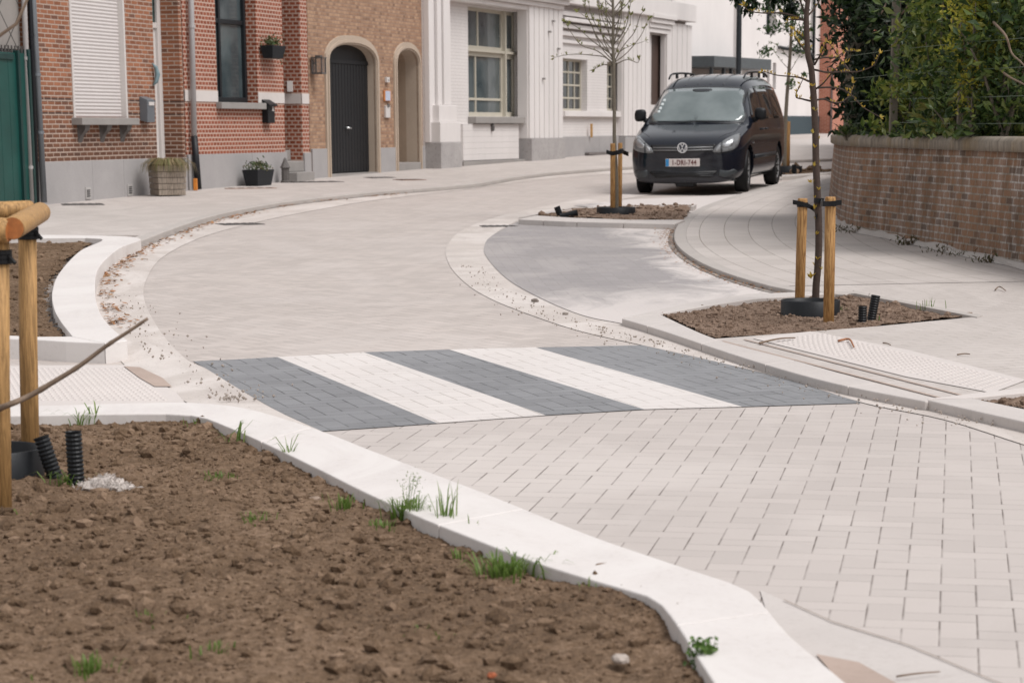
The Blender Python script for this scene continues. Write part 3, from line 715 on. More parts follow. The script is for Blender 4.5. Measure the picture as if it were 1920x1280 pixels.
def downpipe(pts, r, mat, label, brk=(), bmat=None):
    """a drainpipe: world points, bracket collars as a part"""
    base = Vector(pts[-1]); e = empty('downpipe', base, label=label, cat='drainpipe')
    L = [Vector(p)-base for p in pts]
    MB().tube(L, r, 12).build('pipe', mat, e, smooth=True)
    mb = MB()
    for z in brk:
        q = [a.lerp(b_, .5) for a, b_ in zip(L, L[1:])]
        for a, b_ in zip(L, L[1:]):
            lo_, hi_ = min(a.z, b_.z), max(a.z, b_.z)
            if lo_ <= z-base.z <= hi_:
                t = (z-base.z-a.z)/(b_.z-a.z); c = a.lerp(b_, t); mb.tube([c-Vector((0, 0, .02)), c+Vector((0, 0, .02))], r*1.22, 12)
    if mb.v: mb.build('collar', bmat or mat, e)
    return e

# --- house A : striped brick with closed shutter
m_brickA = brick('brick_striped', C('7d4a38'), C('a8705a'), C('b09a8c'), bw=.205, rh=.0625, msize=.009, dark=(.07, .05, .045), stain=.35)
bA = Bld('brick_house', 'striped brown brick house with closed white shutter and grey plinth', 'house', 72, 384.5, 350, 357)
zt = lambda b, v, u: b.Z(u, v)
zbands = []
for v0, v1 in ((183.5, 191), (210.5, 217)):
    z1, z0 = bA.Z(100, v0), bA.Z(100, v1); zbands.append((z0, z1, (.05, .045, .045)))
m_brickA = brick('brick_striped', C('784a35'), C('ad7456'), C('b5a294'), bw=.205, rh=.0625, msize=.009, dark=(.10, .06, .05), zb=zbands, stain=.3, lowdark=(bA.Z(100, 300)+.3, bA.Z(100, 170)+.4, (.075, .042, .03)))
TOP = 6.2
sh = bA.rect(131, -75, 239, 221); sh = (bA.S(133, 110), bA.S(235, 110), bA.Z(185, 221), bA.Z(185, -75))
dr = (bA.S(290, 150), bA.S(338, 150), bA.Z(310, 352)-.1, bA.Z(300, -70))
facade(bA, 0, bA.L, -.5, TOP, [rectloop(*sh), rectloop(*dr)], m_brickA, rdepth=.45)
zp = bA.Z(200, 300)
plinth(bA, [(0, bA.S(170, 340), zp), (bA.S(170, 340), bA.S(229, 340), zp), (bA.S(229, 340), dr[0], zp), (dr[1], bA.L-.02, zp)], m_bluestone)
mb = MB(); n = 44; s0, s1, z0, z1 = sh
for k in range(n):
    za, zb_ = z0+(z1-z0)*k/n, z0+(z1-z0)*(k+1)/n; m_ = (za+zb_)/2
    mb.add([(s0+.05, .075, za), (s1-.05, .075, za), (s1-.05, .065, m_), (s0+.05, .065, m_), (s1-.05, .071, zb_-.004), (s0+.05, .071, zb_-.004), (s1-.05, .075, zb_), (s0+.05, .075, zb_)], [(0, 1, 2, 3), (3, 2, 4, 5), (5, 4, 6, 7)])
mb.build('roller_shutter', plain('shutter_slats', A('dcd5d2'), .5, .04), bA.root)
for x in (s0, s1-.055): MB().box(x, x+.055, -.012, .09, z0, z1).build('shutter_rail', m_white_pvc, bA.root)
MB().box(s0-.06, s1+.06, -.16, .1, z0-.10, z0-.002).build('window_sill', m_sill, bA.root, bevel=.008)
for fx in (.10, .5, .88):
    x = s0+(s1-s0)*fx
    MB().add([(x-.06, .0, z0-.34), (x+.06, .0, z0-.34), (x-.08, .0, z0-.1), (x+.08, .0, z0-.1), (x-.08, -.13, z0-.1), (x+.08, -.13, z0-.1), (x-.07, -.11, z0-.17), (x+.07, -.11, z0-.17), (x-.05, -.04, z0-.24), (x+.05, -.04, z0-.24)],
             [(0, 1, 9, 8), (8, 9, 7, 6), (6, 7, 5, 4), (0, 8, 6, 4, 2), (1, 3, 5, 7, 9)]).build('corbel', m_dark_iron, bA.root)
d0, d1, dz0, dz1 = dr
zg = bA.Z(300, 40)
f = MB().box(d0, d1, .33, .42, dz0, zg).box(d0, d1, .30, .33, zg-.08, zg).box(d1-.12, d1, .29, .33, dz0, dz1).box(d0, d0+.06, .30, .33, dz0, dz1).build('door', m_white_pvc, bA.root, bevel=.004)
MB().box(d0+.06, d1-.12, .34, .38, zg, dz1).build('pane', Mat('green_glass', .1).color((.05, .09, .085)).m, f)
MB().box(d0-.02, d1+.02, -.05, .44, -.4, .22).build('doorstep', m_bluestone, bA.root, bevel=.01)
for v0, u0 in ((351, 155), (345, 234)):
    q = bA.rect(u0, v0, u0+12, v0+22)
    f = MB().box(q[0], q[0]+.16, -.05, -.03, q[2], q[3])  .build('air_vent', m_vent, bA.root)
    mb = MB()
    for k in range(4): z = q[2]+(q[3]-q[2])*(.2+.17*k); mb.box(q[0]+.03, q[0]+.13, -.056, -.05, z, z+.012)
    mb.build('slot', m_pipe_dark, f)
roof(bA, 0, bA.L, TOP, 7, m_roof)
# things on house A
q = bA.rect(268, 181, 293, 230, -.1)
e = empty('mailbox', bA.W((q[0]+q[1])/2, 0, q[2]), math.atan2(bA.d.y, bA.d.x), label='slate grey metal mailbox on the striped brick wall beside the white door', cat='mailbox')
hh = q[3]-q[2]; m_mail = plain('mailbox_grey', A('70757b'), .4, .08)
MB().add([(-.13, 0, .03), (.13, 0, .03), (.13, -.12, .0), (-.13, -.12, .0), (-.13, 0, hh), (.13, 0, hh), (.13, -.13, hh-.05), (-.13, -.13, hh-.05)], [(0, 3, 2, 1), (4, 7, 6, 5)[::-1], (0, 1, 5, 4), (1, 2, 6, 5), (2, 3, 7, 6), (3, 0, 4, 7)]).build('body', m_mail, e, bevel=.006)
MB().box(-.09, .09, -.137, -.12, hh-.13, hh-.08).build('name_plate', m_white_pvc, e)
q = bA.P(284, 140)
mb = MB(); mb.tube([(0, -.02, -.16), (.05, -.05, -.1), (.085, -.06, 0), (.05, -.05, .1), (0, -.02, .16)], [.008, .03, .042, .03, .008], 8)
o = mb.build('wall_ornament', plain('ornament_blue_grey', A('7d959b'), .5), smooth=True, label='pale blue-grey crescent ornament above the grey mailbox', cat='ornament'); o.location = bA.W(q[0], 0, q[1]); o.rotation_euler = (0, 0, math.atan2(bA.d.y, bA.d.x))

# pipes left of house A and the green gate with slate hung wall behind
p = lambda b, u, v, off: (lambda q: b.W(q[0], off, q[1]))(b.P(u, v, off))
def vpipe(b, u0, v0, u1, v1, off, r, mat, label, brk=()):
    a, c = p(b, u0, v0, off), p(b, u1, v1, off); t = a+(a-c)*.6
    return downpipe([t, a, c], r, mat, label, brk)
vpipe(bA, 62, 0, 83, 380, -.07, .040, m_pipe_grey, 'blue-grey zinc downpipe at the left corner of the striped brick house', [bA.A.z+1.7, bA.A.z+.95])
vpipe(bA, 57, 20, 70, 380, -.05, .03, m_pipe_dark, 'black downpipe squeezed beside the blue-grey zinc pipe', [bA.A.z+2.2])
m_palepipe = plain('old_white_pipe', A('b9b4b2'), .7, .15, 5)
vpipe(bA, 45, 0, 60, 380, -.06, .035, m_palepipe, 'weathered white pipe between the green gate and the black pipe', [bA.A.z+.5, bA.A.z+1.9])
bG = Bld('garage', 'low building hung with grey diamond slates above the green gate', 'building', -220, 414, 52, 386)
m_diamond = Mat('diamond_slates', .8)
vv = m_diamond.vmap(rot=(0, R(45), 0), scale=(2.2, 2.2, 2.2))
sp = m_diamond.n('ShaderNodeSeparateXYZ', {0: vv}).outputs
def tri(m, x): return m.math('ABSOLUTE', m.math('SUBTRACT', m.math('FRACT', x), .5))
mx = m_diamond.math('MAXIMUM', tri(m_diamond, sp[0]), tri(m_diamond, sp[2]))
m_diamond.color(m_diamond.mix(m_diamond.map(mx, .47, .485), m_diamond.mix(m_diamond.noise(3, 5), A('8e8883'), A('a9a29c')), (.05, .045, .04)))
gt = bG.Z(20, 92)
facade(bG, 0, bG.L, gt, 4.6, [], m_diamond.m, depth=6)
MB().box(.01, bG.L-.01, .06, 5.98, -.4, gt-.002).build('lower_wall', m_bluestone, bG.root)
m_gate = Mat('green_gate_paint', .45); m_gate.color(m_gate.mix(m_gate.map(m_gate.noise(2, 5), .3, .7), (.004, .048, .040), (.008, .07, .058)))
e = empty('gate', bG.W(0, -.06, -.02), math.atan2(bG.d.y, bG.d.x), label='dark green metal gate at the left edge', cat='gate')
Lg = bG.L
mb = MB()
for k in range(14): x = Lg*k/14; mb.box(x+.004, x+Lg/14-.004, -.02, .02, .04, gt-.03)
mb.build('panel', m_gate.m, e, bevel=.004)
MB().box(Lg-.32, Lg-.26, -.06, .03, 0, gt).box(Lg-.06, Lg-.0, -.08, .04, -.05, gt+.02).box(0, Lg-.4, -.045, -.02, gt-.12, gt-.05).build('frame', plain('green_gate_frame', (.003, .03, .027), .45), e, bevel=.005)
mb = MB()
for k in range(40): x = Lg*k/40; mb.box(x, x+.012, -.01, .01, gt-.03, gt+.06)
mb.build('spikes', m_dark_iron, e)
# --- house B : red brick with white band
bB = Bld('brick_house', 'red brick house with pale stone band and dark window', 'house', 352, 356.5, 582, 336)
wz1, wz0 = bB.Z(430, 168), bB.Z(430, 191)
m_brickB = brick('brick_red_pale_joints', C('7d402a'), C('9d5942'), C('c3a899'), bw=.115, rh=.066, msize=.0115, stain=.12, lowdark=None)
wn = (bB.S(405, 90), bB.S(481, 90), bB.Z(440, 195), bB.Z(440, -80))
rc = (bB.S(534, 250), bB.S(567, 250), -.3, bB.Z(550, -120))
ww = [rectloop(*wn), rectloop(*rc)]
facade(bB, 0, bB.L, -.5, TOP+.3, ww, m_brickB, rdepth=.85)
m_band = plain('pale_band', A('e3dbd6'), .7, .05)
bz0, bz1 = bB.Z(505, 193.5), bB.Z(505, 174)
for q in ((0, wn[0]-.002, -.012, .02), (wn[1]+.002, rc[0], -.012, .02), (rc[1], bB.L, -.012, .02), (rc[1]-.012, rc[1]-.002, .02, .84)): MB().box(*q, bz0, bz1).build('stone_band', m_band, bB.root)
bp = bB.Z(450, 287.5)
plinth(bB, [(0, bB.S(470, 320), bp), (bB.S(470, 320), rc[0], bp), (rc[1], bB.L-.01, bp-.02)], m_bluestone)
wf = framed(bB, wn[0], wn[1]-.02, wn[2]+.03, wn[3], .24, m_anthracite, fw=.075, fd=.07, cols=(.36,), rows=(.56,), glass=m_glass_mid, bar=.07)
# solid dark block fills the room behind the window
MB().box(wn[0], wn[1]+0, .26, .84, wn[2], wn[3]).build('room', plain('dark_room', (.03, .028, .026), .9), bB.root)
MB().box(wn[0]-.06, wn[1]+.12, -.10, .24, wn[2]-.08, wn[2]+.02).build('window_sill', m_sill, bB.root, bevel=.008)
MB().box(rc[0]+.001, rc[1]-.001, .80, .84, -.3, rc[3]).build('door', m_anthracite, bB.root)
for k, (zz, yy) in enumerate(((.20, -.22), (.38, -.02), (.56, .22))):
    MB().box(rc[0]-.03 if k == 0 else rc[0]+.004, rc[1]-.02 if k == 0 else rc[1]-.004, yy, .79, -.1 if k == 0 else zz-.18, zz).build('step', m_sill, bB.root, bevel=.012)
roof(bB, 0, bB.L, TOP+.3, 7, m_roof)
az = math.atan2(bB.d.y, bB.d.x)
# drainpipe between house A and B
a = p(bB, 358, 0, -.08); m1 = p(bB, 364, 255, -.08); c = p(bB, 372, 355, -.12)
downpipe([a+(a-m1)*.8, a, m1], .045, plain('pale_zinc', A('c2bfbf'), .45, .06), 'pale zinc downpipe between the two brick houses', [bB.A.z+2.45, bB.A.z+3.4])
downpipe([m1-Vector((0, 0, .002)), m1+(c-m1)*.5, c], .052, m_pipe_dark, 'black lower drainpipe leaning at the foot of the pale downpipe')
q = p(bB, 366.5, 346, -.17); MB().box(-.03, .03, -.03, .03, -.09, .09).build('marker', plain('orange_plastic', A('e08a35'), .4), bevel=.008, label='small orange marker at the foot of the black drainpipe', cat='marker').location = q
# window box on the wall, mailbox
def leaf_cluster(n, cx, cy, cz, rx, ry, rz, size, gen=None):
    mb = MB()
    for _ in range(n):
        v = Vector(rng.normal(0, .45, 3)); c = Vector((cx+v.x*rx, cy+v.y*ry, cz+v.z*rz)); leaf(mb, c, size*rng.uniform(.6, 1.3))
    return mb
def leaf(mb, c, s, d=None, wid=.42):
    d = Vector(d if d is not None else rng.normal(0, 1, 3)).normalized(); sd_ = d.orthogonal().normalized()
    sd_.rotate(Matrix.Rotation(rng.uniform(0, 6.28), 3, d)); nn = d.cross(sd_)
    a = c-d*s*.5; b_ = c+d*s*.5+nn*s*-.12; l = c+sd_*s*wid*.5+nn*s*.1; r = c-sd_*s*wid*.5+nn*s*.1
    mb.add([a, l, b_, r, c], [(0, 4, 1), (1, 4, 2), (2, 4, 3), (3, 4, 0)])
m_shrubA = leaf_mat('pot_plant_leaves', [(.03, .06, .015), (.07, .11, .03), (.14, .10, .05)], .2)
def planter(loc, rz, L_, H_, D_, label, h=0.0, trail=False):
    e = empty('planter', loc, rz, label=label, cat='planter'); t = .06
    MB().add([(-L_/2+t, -D_/2+t*.6, 0), (L_/2-t, -D_/2+t*.6, 0), (L_/2-t, D_/2-t*.6, 0), (-L_/2+t, D_/2-t*.6, 0), (-L_/2, -D_/2, H_), (L_/2, -D_/2, H_), (L_/2, D_/2, H_), (-L_/2, D_/2, H_)],
             [(0, 3, 2, 1), (4, 5, 6, 7), (0, 1, 5, 4), (1, 2, 6, 5), (2, 3, 7, 6), (3, 0, 4, 7)]).build('trough', plain('dark_planter', (.016, .018, .021), .6, .1, spec=.25), e, bevel=.008)
    mb = leaf_cluster(260, 0, 0, H_+.05, L_*.52, D_*.6, .12, .06)
    if trail:
        for _ in range(120): leaf(mb, Vector((L_*.5+rng.normal(0, .06), rng.normal(0, .04), H_-abs(rng.normal(0, .12)))), .05)
    mb.build('plants', m_shrubA, e); return e
q = bB.rect(501, 86, 531, 110, -.18)
planter(bB.W((q[0]+q[1])/2, -.14, q[2]), az, .55, q[3]-q[2], .24, 'dark window box with trailing plants hung on red brick wall', trail=True)
q = bB.P(477, 349, -.25)
planter(bB.W(q[0]+.1, -.28, q[1]), az, .66, .26, .28, 'dark trough of small plants standing on the sidewalk by the red brick house')
q = bB.rect(499, 186, 521, 231, -.12)
e = empty('mailbox', bB.W((q[0]+q[1])/2, 0, q[2]), az, label='black mailbox with sloping lid on the red brick wall', cat='mailbox'); hh = q[3]-q[2]
MB().box(-.14, .14, -.11, 0, 0, hh-.07).build('body', m_blackplastic, e, bevel=.008)
MB().add([(-.16, .0, hh), (.16, .0, hh), (.16, -.15, hh-.09), (-.16, -.15, hh-.09), (-.16, 0, hh-.05), (.16, 0, hh-.05), (.16, -.15, hh-.12), (-.16, -.15, hh-.12)], [(3, 2, 1, 0), (4, 5, 6, 7), (3, 7, 6, 2), (0, 4, 7, 3), (1, 2, 6, 5)]).build('lid', m_blackplastic, e)
MB().box(.03, .09, -.114, -.108, hh*.5, hh*.72).build('sticker', m_white_pvc, e)
q = bB.P(532, 161, .0); MB().box(-.05, .05, -.03, .0, -.09, .09).build('doorbell', m_white_pvc, bevel=.005, label='small white doorbell box inside the recessed entrance', cat='doorbell').location = bB.W(rc[1]-.02, .2, q[1])
q = bB.P(535.5, 343, -.2)
e = empty('lantern', bB.W(q[0], -.2, bB.Z(535, 343, -.2)), az, label='small black pointed garden lantern standing beside the stone steps', cat='lantern')
MB().lathe((0, 0, 0), [(.09, 0), (.09, .03), (.07, .04), (.07, .24), (.095, .25), (.05, .33), (.02, .40), (.0001, .42)], 8).build('cage', m_dark_iron, e)
MB().lathe((0, 0, 0), [(.055, .05), (.055, .22)], 8).build('glass', m_glass_mid, e)
# straw topped wooden planter before house A's door
q0 = G(278, 369, SH); q1 = G(345, 366, SH); cen = (q0+q1)/2+Vector((0.0, .15, 0))
e = empty('planter', cen, R(28), label='weathered wooden tub with dry overhanging grass beside the white door', cat='planter')
m_tub = wood_mat('weathered_wood', A('8d7f72'), A('b3a596'))
mb = MB()
for k in range(5): z = .01+k*.085; mb.box(-.205-.004*k, .205+.004*k, -.205-.004*k, .205+.004*k, z, z+.08)
mb.build('tub', m_tub, e, bevel=.006)
MB().box(-.2, .2, -.2, .2, .42, .44).build('earth', m_soil, e)
mb = MB()
for _ in range(420):
    a = rng.uniform(0, 6.28); r0 = rng.uniform(0, .2); c = Vector((math.cos(a)*r0, math.sin(a)*r0, .44)); l = rng.uniform(.15, .33); dr_ = Vector((math.cos(a), math.sin(a), 0)); wv = dr_.cross(Vector((0, 0, 1)))*.006
    P_ = [c, c+dr_*l*.35+Vector((0, 0, l*.32)), c+dr_*l*.75+Vector((0, 0, l*.05)), c+dr_*l*.9-Vector((0, 0, l*.45))]
    mb.add([P_[0]-wv, P_[0]+wv, P_[1]-wv, P_[1]+wv, P_[2]-wv*.7, P_[2]+wv*.7, P_[3]], [(0, 1, 3, 2), (2, 3, 5, 4), (4, 5, 6)])
mb.build('grass', leaf_mat('dry_grass', [(.22, .16, .08), (.30, .24, .13), (.13, .15, .05)], .2), e)

# --- house C : tan brick with two arches
bC = Bld('brick_house', 'tan brick house with black arched door and narrow arch', 'house', 583, 335, 799, 315.5)
m_brickC = brick('brick_tan', C('86634e'), C('b8967a'), C('9a8170'), bw=.125, rh=.062, msize=.008, dark=(.20, .12, .08), stain=.15, varn=.8)
m_trim = concrete('tan_stone_trim', A('c6b4a2'), dirt=A('9c8570'), var=.07)
g0, g1 = bC.S(616, 220), bC.S(704, 220); n0, n1 = bC.S(743, 220), bC.S(784, 220)
gz0, gzs, gza = bC.Z(660, 325), bC.Z(660, 118), bC.Z(662, 84)
nz0, nzs, nza = bC.Z(765, 312), bC.Z(765, 122), bC.Z(765, 94)
gl_ = archloop(g0, g1, -.3, gzs, gza, p=2.3); nl_ = archloop(n0, n1, -.3, nzs, nza, p=2.2)
facade(bC, 0, bC.L, -.5, TOP+.6, [gl_, nl_], m_brickC, rdepth=.02)
def archtrim(b, s0, s1, zs, za, wd, y0, y1, mat, name='arch_trim', p_=2.3):
    inn = archloop(s0, s1, -.3, zs, za, p=p_); out = archloop(s0-wd, s1+wd, -.3, zs, za+wd, p=p_)
    n = len(inn); mb = MB()
    vs = [(x, y0, z) for x, z in inn]+[(x, y0, z) for x, z in out]+[(x, y1, z) for x, z in inn]+[(x, .0, z) for x, z in out]
    fs = []
    for i in range(1, n):
        j = (i+1) % n
        fs += [(i, n+i, n+j, j), (i, j, 2*n+j, 2*n+i), (n+i, 3*n+i, 3*n+j, n+j)]
    return mb.add(vs, fs).build(name, mat, b.root)
archtrim(bC, g0, g1, gzs, gza, .16, -.035, .20, m_trim); archtrim(bC, g0-.03, g1+.03, gzs, gza+.03, .05, -.055, -.03, m_trim, 'trim_moulding')
archtrim(bC, n0, n1, nzs, nza, .14, -.035, .25, m_trim, p_=2.2); archtrim(bC, n0-.03, n1+.03, nzs, nza+.03, .05, -.055, -.03, m_trim, 'trim_moulding', 2.2)
m_blackdoor = plain('black_door_paint', (.011, .012, .014), .5, .1, spec=.25)
mb = MB(); gd = .17; nb = 16
zl = gzs+.02
for k in range(nb): x0_ = g0+(g1-g0)*k/nb; mb.box(x0_+.006, x0_+(g1-g0)/nb-.006, gd-.03, gd, gz0+.02, zl-.04)
mb.box(g0, g1, gd-.01, gd+.02, -.3, zl)
dd = mb.build('garage_door', m_blackdoor, bC.root, bevel=.004)
tp = archloop(g0, g1, zl, gzs+.01, gza, p=2.3); fs = [(i, 0, i+1) for i in range(1, len(tp)-1)]
MB().add([(x, gd-.02, z) for x, z in tp], [(a, b_, c) for a, b_, c in [(0, i, i+1) for i in range(1, len(tp)-1)]]).box(g0, g1, gd-.045, gd-.01, zl-.04, zl+.03).build('door_lunette', m_blackdoor, bC.root)
xm = bC.S(645, 240, gd); zm = bC.Z(645, 240, gd)
MB().tube([(xm, gd-.09, zm), (xm, gd-.02, zm)], .018, 8).tube([(xm-.01, gd-.09, zm), (xm+.13, gd-.09, zm-.01)], .014, 8).build('handle', plain('steel', (.6, .6, .6), .3, metal=.9), dd, smooth=True)
MB().box(g0, g1, -.04, gd, -.3, gz0+.0).build('threshold', m_sill, bC.root)
# niche of the narrow arch: warm plaster passage
m_plaster = plain('warm_plaster', A('b09a85'), .85, .1, 3)
nd = 1.1
mb = MB(); inn = nl_; n = len(inn)
mb.add([(x, .25, z) for x, z in inn]+[(x, nd, z) for x, z in inn], [(i, i+n, (i+1) % n+n, (i+1) % n) for i in range(n)])
mb.add([(x, nd, z) for x, z in inn], [tuple(range(n))])
mb.build('niche', m_plaster, bC.root)
MB().box(n0+.002, n1-.002, -.05, .5, -.3, bC.Z(765, 305)).build('doorstep', m_sill, bC.root, bevel=.01)
zz = bC.Z(765, 305)
MB().box(n0+.05, n0+.4, .55, .9, -.3, zz+.22).build('inner_step', plain('brown_box', A('6b4f40'), .7), bC.root, bevel=.01)
cp = bC.Z(600, 279)
plinth(bC, [(0.02, g0-.165, cp), (g1+.165, n0-.145, bC.Z(725, 277)), (n1+.145, bC.L-.01, bC.Z(795, 274))], m_bluestone)
roof(bC, 0, bC.L, TOP+.6, 7, m_roof)
azc = math.atan2(bC.d.y, bC.d.x)
ml = Mat('lantern_glass', .1); ml.color((.2, .2, .2)); mx_ = ml.n('ShaderNodeMixShader', {0: .25}); ml.nt.links.new(ml.n('ShaderNodeBsdfTransparent').outputs[0], mx_.inputs[1]); ml.nt.links.new(ml.b.outputs[0], mx_.inputs[2]); ml.nt.links.new(mx_.outputs[0], ml.nt.nodes['Material Output'].inputs[0]); m_lglass = ml.m
q = bC.rect(588, 104, 603, 137, -.15); hh = q[3]-q[2]
e = empty('wall_lantern', bC.W((q[0]+q[1])/2+.1, 0, q[2]), azc, label='black square lantern on the tan brick wall left of the arched door', cat='lantern')
mb = MB()
for sx in (-1, 1):
    for sy in (-1, 1): mb.box(sx*.09-.01, sx*.09+.01, -.13+sy*.09-.01, -.13+sy*.09+.01, 0, hh*.85)
mb.box(-.1, .1, -.23, -.03, -.02, .01).box(-.11, .11, -.24, -.02, hh*.85, hh*.9).box(-.05, .05, -.18, -.08, hh*.9, hh).box(-.02, .02, -.06, 0, hh*.5, hh*.6)
mb.build('frame', m_dark_iron, e)
MB().box(-.08, .08, -.21, -.05, .01, hh*.84).build('glass', m_lglass, e)
def wallbox(b, u0, v0, u1, v1, name, label, cat, mat, d_=.05, extra=None):
    q = b.rect(u0, v0, u1, v1, -.05); e = empty(name, b.W((q[0]+q[1])/2, 0, (q[2]+q[3])/2), math.atan2(b.d.y, b.d.x), label=label, cat=cat)
    w2, h2 = (q[1]-q[0])/2, (q[3]-q[2])/2
    MB().box(-w2, w2, -d_, 0, -h2, h2).build('case', mat, e, bevel=.006)
    if extra: extra(e, w2, h2, d_)
    return e
wallbox(bC, 726, 145, 731, 155, 'alarm_box', 'tiny white box high on the tan wall between the arches', 'alarm box', m_white_pvc, extra=lambda e, w2, h2, d_: MB().box(-w2*.5, w2*.5, -d_-.004, -d_, -h2*.2, 0).build('lens', m_pipe_dark, e))
def sign_extra(e, w2, h2, d_):
    MB().box(-w2*.75, w2*.75, -d_-.004, -d_, -h2*.9, h2*.9).build('sheet', plain('pale_blue_sheet', A('c9d2e6'), .5, .04), e)
wallbox(bC, 723, 170, 735, 190, 'sign', 'orange framed pale blue notice on the tan wall', 'sign', plain('orange_frame', A('d98a4d'), .5), .03, sign_extra)
wallbox(bC, 725, 198, 733, 221, 'intercom', 'narrow white intercom panel under the orange framed notice', 'intercom', m_white_pvc, .04, extra=lambda e, w2, h2, d_: MB().box(-w2*.5, w2*.5, -d_-.01, -d_, h2*.75, h2*1.3).build('camera_eye', m_dark_iron, e))
for u, v, lab in ((150, 375, 'green weed growing at the wall base under the left vent'), (251, 366, 'tiny weed at the wall base under the right vent')):
    q = G(u, v, SH); mb = MB()
    for _ in range(60 if u < 200 else 18): leaf(mb, Vector((rng.normal(0, .05), rng.normal(0, .04), abs(rng.normal(0, .1))))*(1 if u < 200 else .5), .07 if u < 200 else .05)
    o = mb.build('weed', leaf_mat('weed_leaves', [(.03, .09, .02), (.06, .15, .035)], .25), label=lab, cat='plant'); o.location = q
# ------------------------------------------------------------------ white art deco house
def wmat(name, h, lines=None):
    m = Mat(name, .7, .3)
    a = m.noise(1.2, 6, .65, vec=m.vmap(scale=(1, 1, .4)))
    c = m.mix(m.map(a, .3, .72), A(h), tuple(x*.90 for x in A(h)))
    if lines:
        sp = m.n('ShaderNodeSeparateXYZ', {0: m.obj()}).outputs
        bt = m.n('ShaderNodeTexBrick', {'Vector': m.n('ShaderNodeCombineXYZ', {0: m.math('ADD', sp[0], sp[1]), 1: sp[2], 2: 0.0}).outputs[0], 'Scale': 1.0, 'Mortar Size': .006, 'Brick Width': lines[0], 'Row Height': lines[1], 'Mortar Smooth': .3})
        c = m.mix(m.math('MULTIPLY', bt.outputs[1], .22), c, (.25, .23, .22)); m.bump(m.math('SUBTRACT', 1.0, bt.outputs[1]), .5, .006)
    m.color(c); return m.m
m_white = wmat('white_render', 'f5efec'); m_whitebrick = wmat('white_painted_brick', 'f3edea', (.2, .065)); m_whitepanel = wmat('white_panelling', 'efe9e6', (3.0, .12))
m_cream = plain('cream_frame', A('cfc8b8'), .5, .05)
m_stoneD = concrete('speckled_plinth', A('b9b4b2'), dirt=A('6d6966'), var=.14, damt=.7, scale=.6)
bD = Bld('white_house', 'white art deco house with fluted pillars and a tall cream framed window', 'house', 797, 316, 1192, 284)
e0 = 0.0; e1 = bD.S(1284, 240)
TD = 7.2
wD = (bD.S(878, 120, .0), bD.S(978, 120, .0), bD.Z(925, 219), bD.Z(925, 17))
w1 = (bD.S(1055, 160), bD.S(1101, 160), bD.Z(1075, 208), bD.Z(1075, 111))
w2 = (bD.S(1138, 160), bD.S(1166, 160), bD.Z(1150, 208), bD.Z(1150, 117))
w3 = (bD.S(1221, 130), bD.S(1247, 130), bD.Z(1230, 197), bD.Z(1230, 66))
up1 = (bD.S(1172, 5), bD.S(1208, 5), bD.Z(1190, 8), bD.Z(1190, 8)+1.6)
up2 = (bD.S(1218, 5), bD.S(1262, 5), bD.Z(1240, 20), bD.Z(1240, 20)+1.6)
facade(bD, e0, e1, -.5, TD, [rectloop(*q) for q in (wD, w1, w2, w3, up1, up2)], m_whitebrick, rdepth=.32)
def parts(name, mat, b, lst, bevel=.006):
    for q in lst: MB().box(*q).build(name, mat, b.root, bevel=bevel)
zpl = bD.Z(1020, 259); zb0 = bD.Z(820, 267)
# first pillar: stepped and fluted
sA, sB = bD.S(797, 300), bD.S(850, 300)
o_ = .30
u_ = lambda u, v=200, off=-.2: bD.S(u, v, off)
ps = [(.02, .62, -.34, 0, -.5, zb0, m_stoneD), (.04, .60, -.32, 0, zb0, bD.Z(830, 229, -.3), m_white), (.14, .56, -.26, 0, bD.Z(830, 229, -.3), bD.Z(830, 197, -.3), m_white)]
for a, b_, y0, y1, z0, z1, mt in ps: MB().box(a*1.0, b_+.55, y0, y1, z0, z1).build('pillar_block', mt, bD.root, bevel=.01)
for k, (a, b_, y0) in enumerate(((.0, .28, -.12), (.30, .52, -.18), (.54, .76, -.22), (.78, 1.0, -.18))):
    MB().box(a, b_, y0, 0, zb0 if k == 0 else bD.Z(830, 197, -.3), TD).build('pillar_rib', m_white, bD.root, bevel=.012)
def fluted(s0, s1, y0, z0, z1, n, name='pillar'):
    mb = MB(); w_ = (s1-s0)/n
    mb.box(s0, s1, y0+.05, 0, z0, z1)
    for k in range(n): mb.box(s0+k*w_+.03, s0+(k+1)*w_-.015, y0, y0+.05, z0, z1)
    return mb.build(name, m_white, bD.root, bevel=.008)
f0, f1 = bD.S(993, 200, -.28), bD.S(1056, 200, -.28)
fluted(f0, f1, -.28, zpl, TD-1.2, 7)
q0, q1 = bD.S(1168, 160, -.15), bD.S(1216, 160, -.15)
fluted(q0, q1, -.18, bD.Z(1190, 255), bD.Z(1190, 28), 6); r0, r1 = bD.S(1248, 160, -.15), e1
fluted(r0, r1, -.18, bD.Z(1190, 255), bD.Z(1260, 45), 5)
plinth(bD, [(bD.S(966, 280), f0-.01, zpl)], m_bluestone)
plinth(bD, [(f0, (f0+f1)/2, zpl), ((f0+f1)/2, f1, zpl)], m_stoneD, y=-.33)
plinth(bD, [(f1, bD.S(1120, 270), bD.Z(1090, 256)), (bD.S(1120, 270), q0, bD.Z(1140, 255))], m_bluestone, y=-.05)
plinth(bD, [(q0, q1, bD.Z(1190, 256)), (q1, r0, bD.Z(1190, 256)), (r0, r1, bD.Z(1190, 256))], m_bluestone, y=-.22)
# stepped head over the big bay
zl_ = bD.Z(930, 14)
parts('stepped_lintel', m_white, bD, [(1.02, f1+.05-k*.10, -.42+.09*k, -.002, zl_+.10*(2-k) if k < 2 else zl_, zl_+.10*(3-k)-.006) for k in (0, 1, 2)]+[(1.02, f1+.25, -.5, -.002, zl_+.30, TD-1.4)])
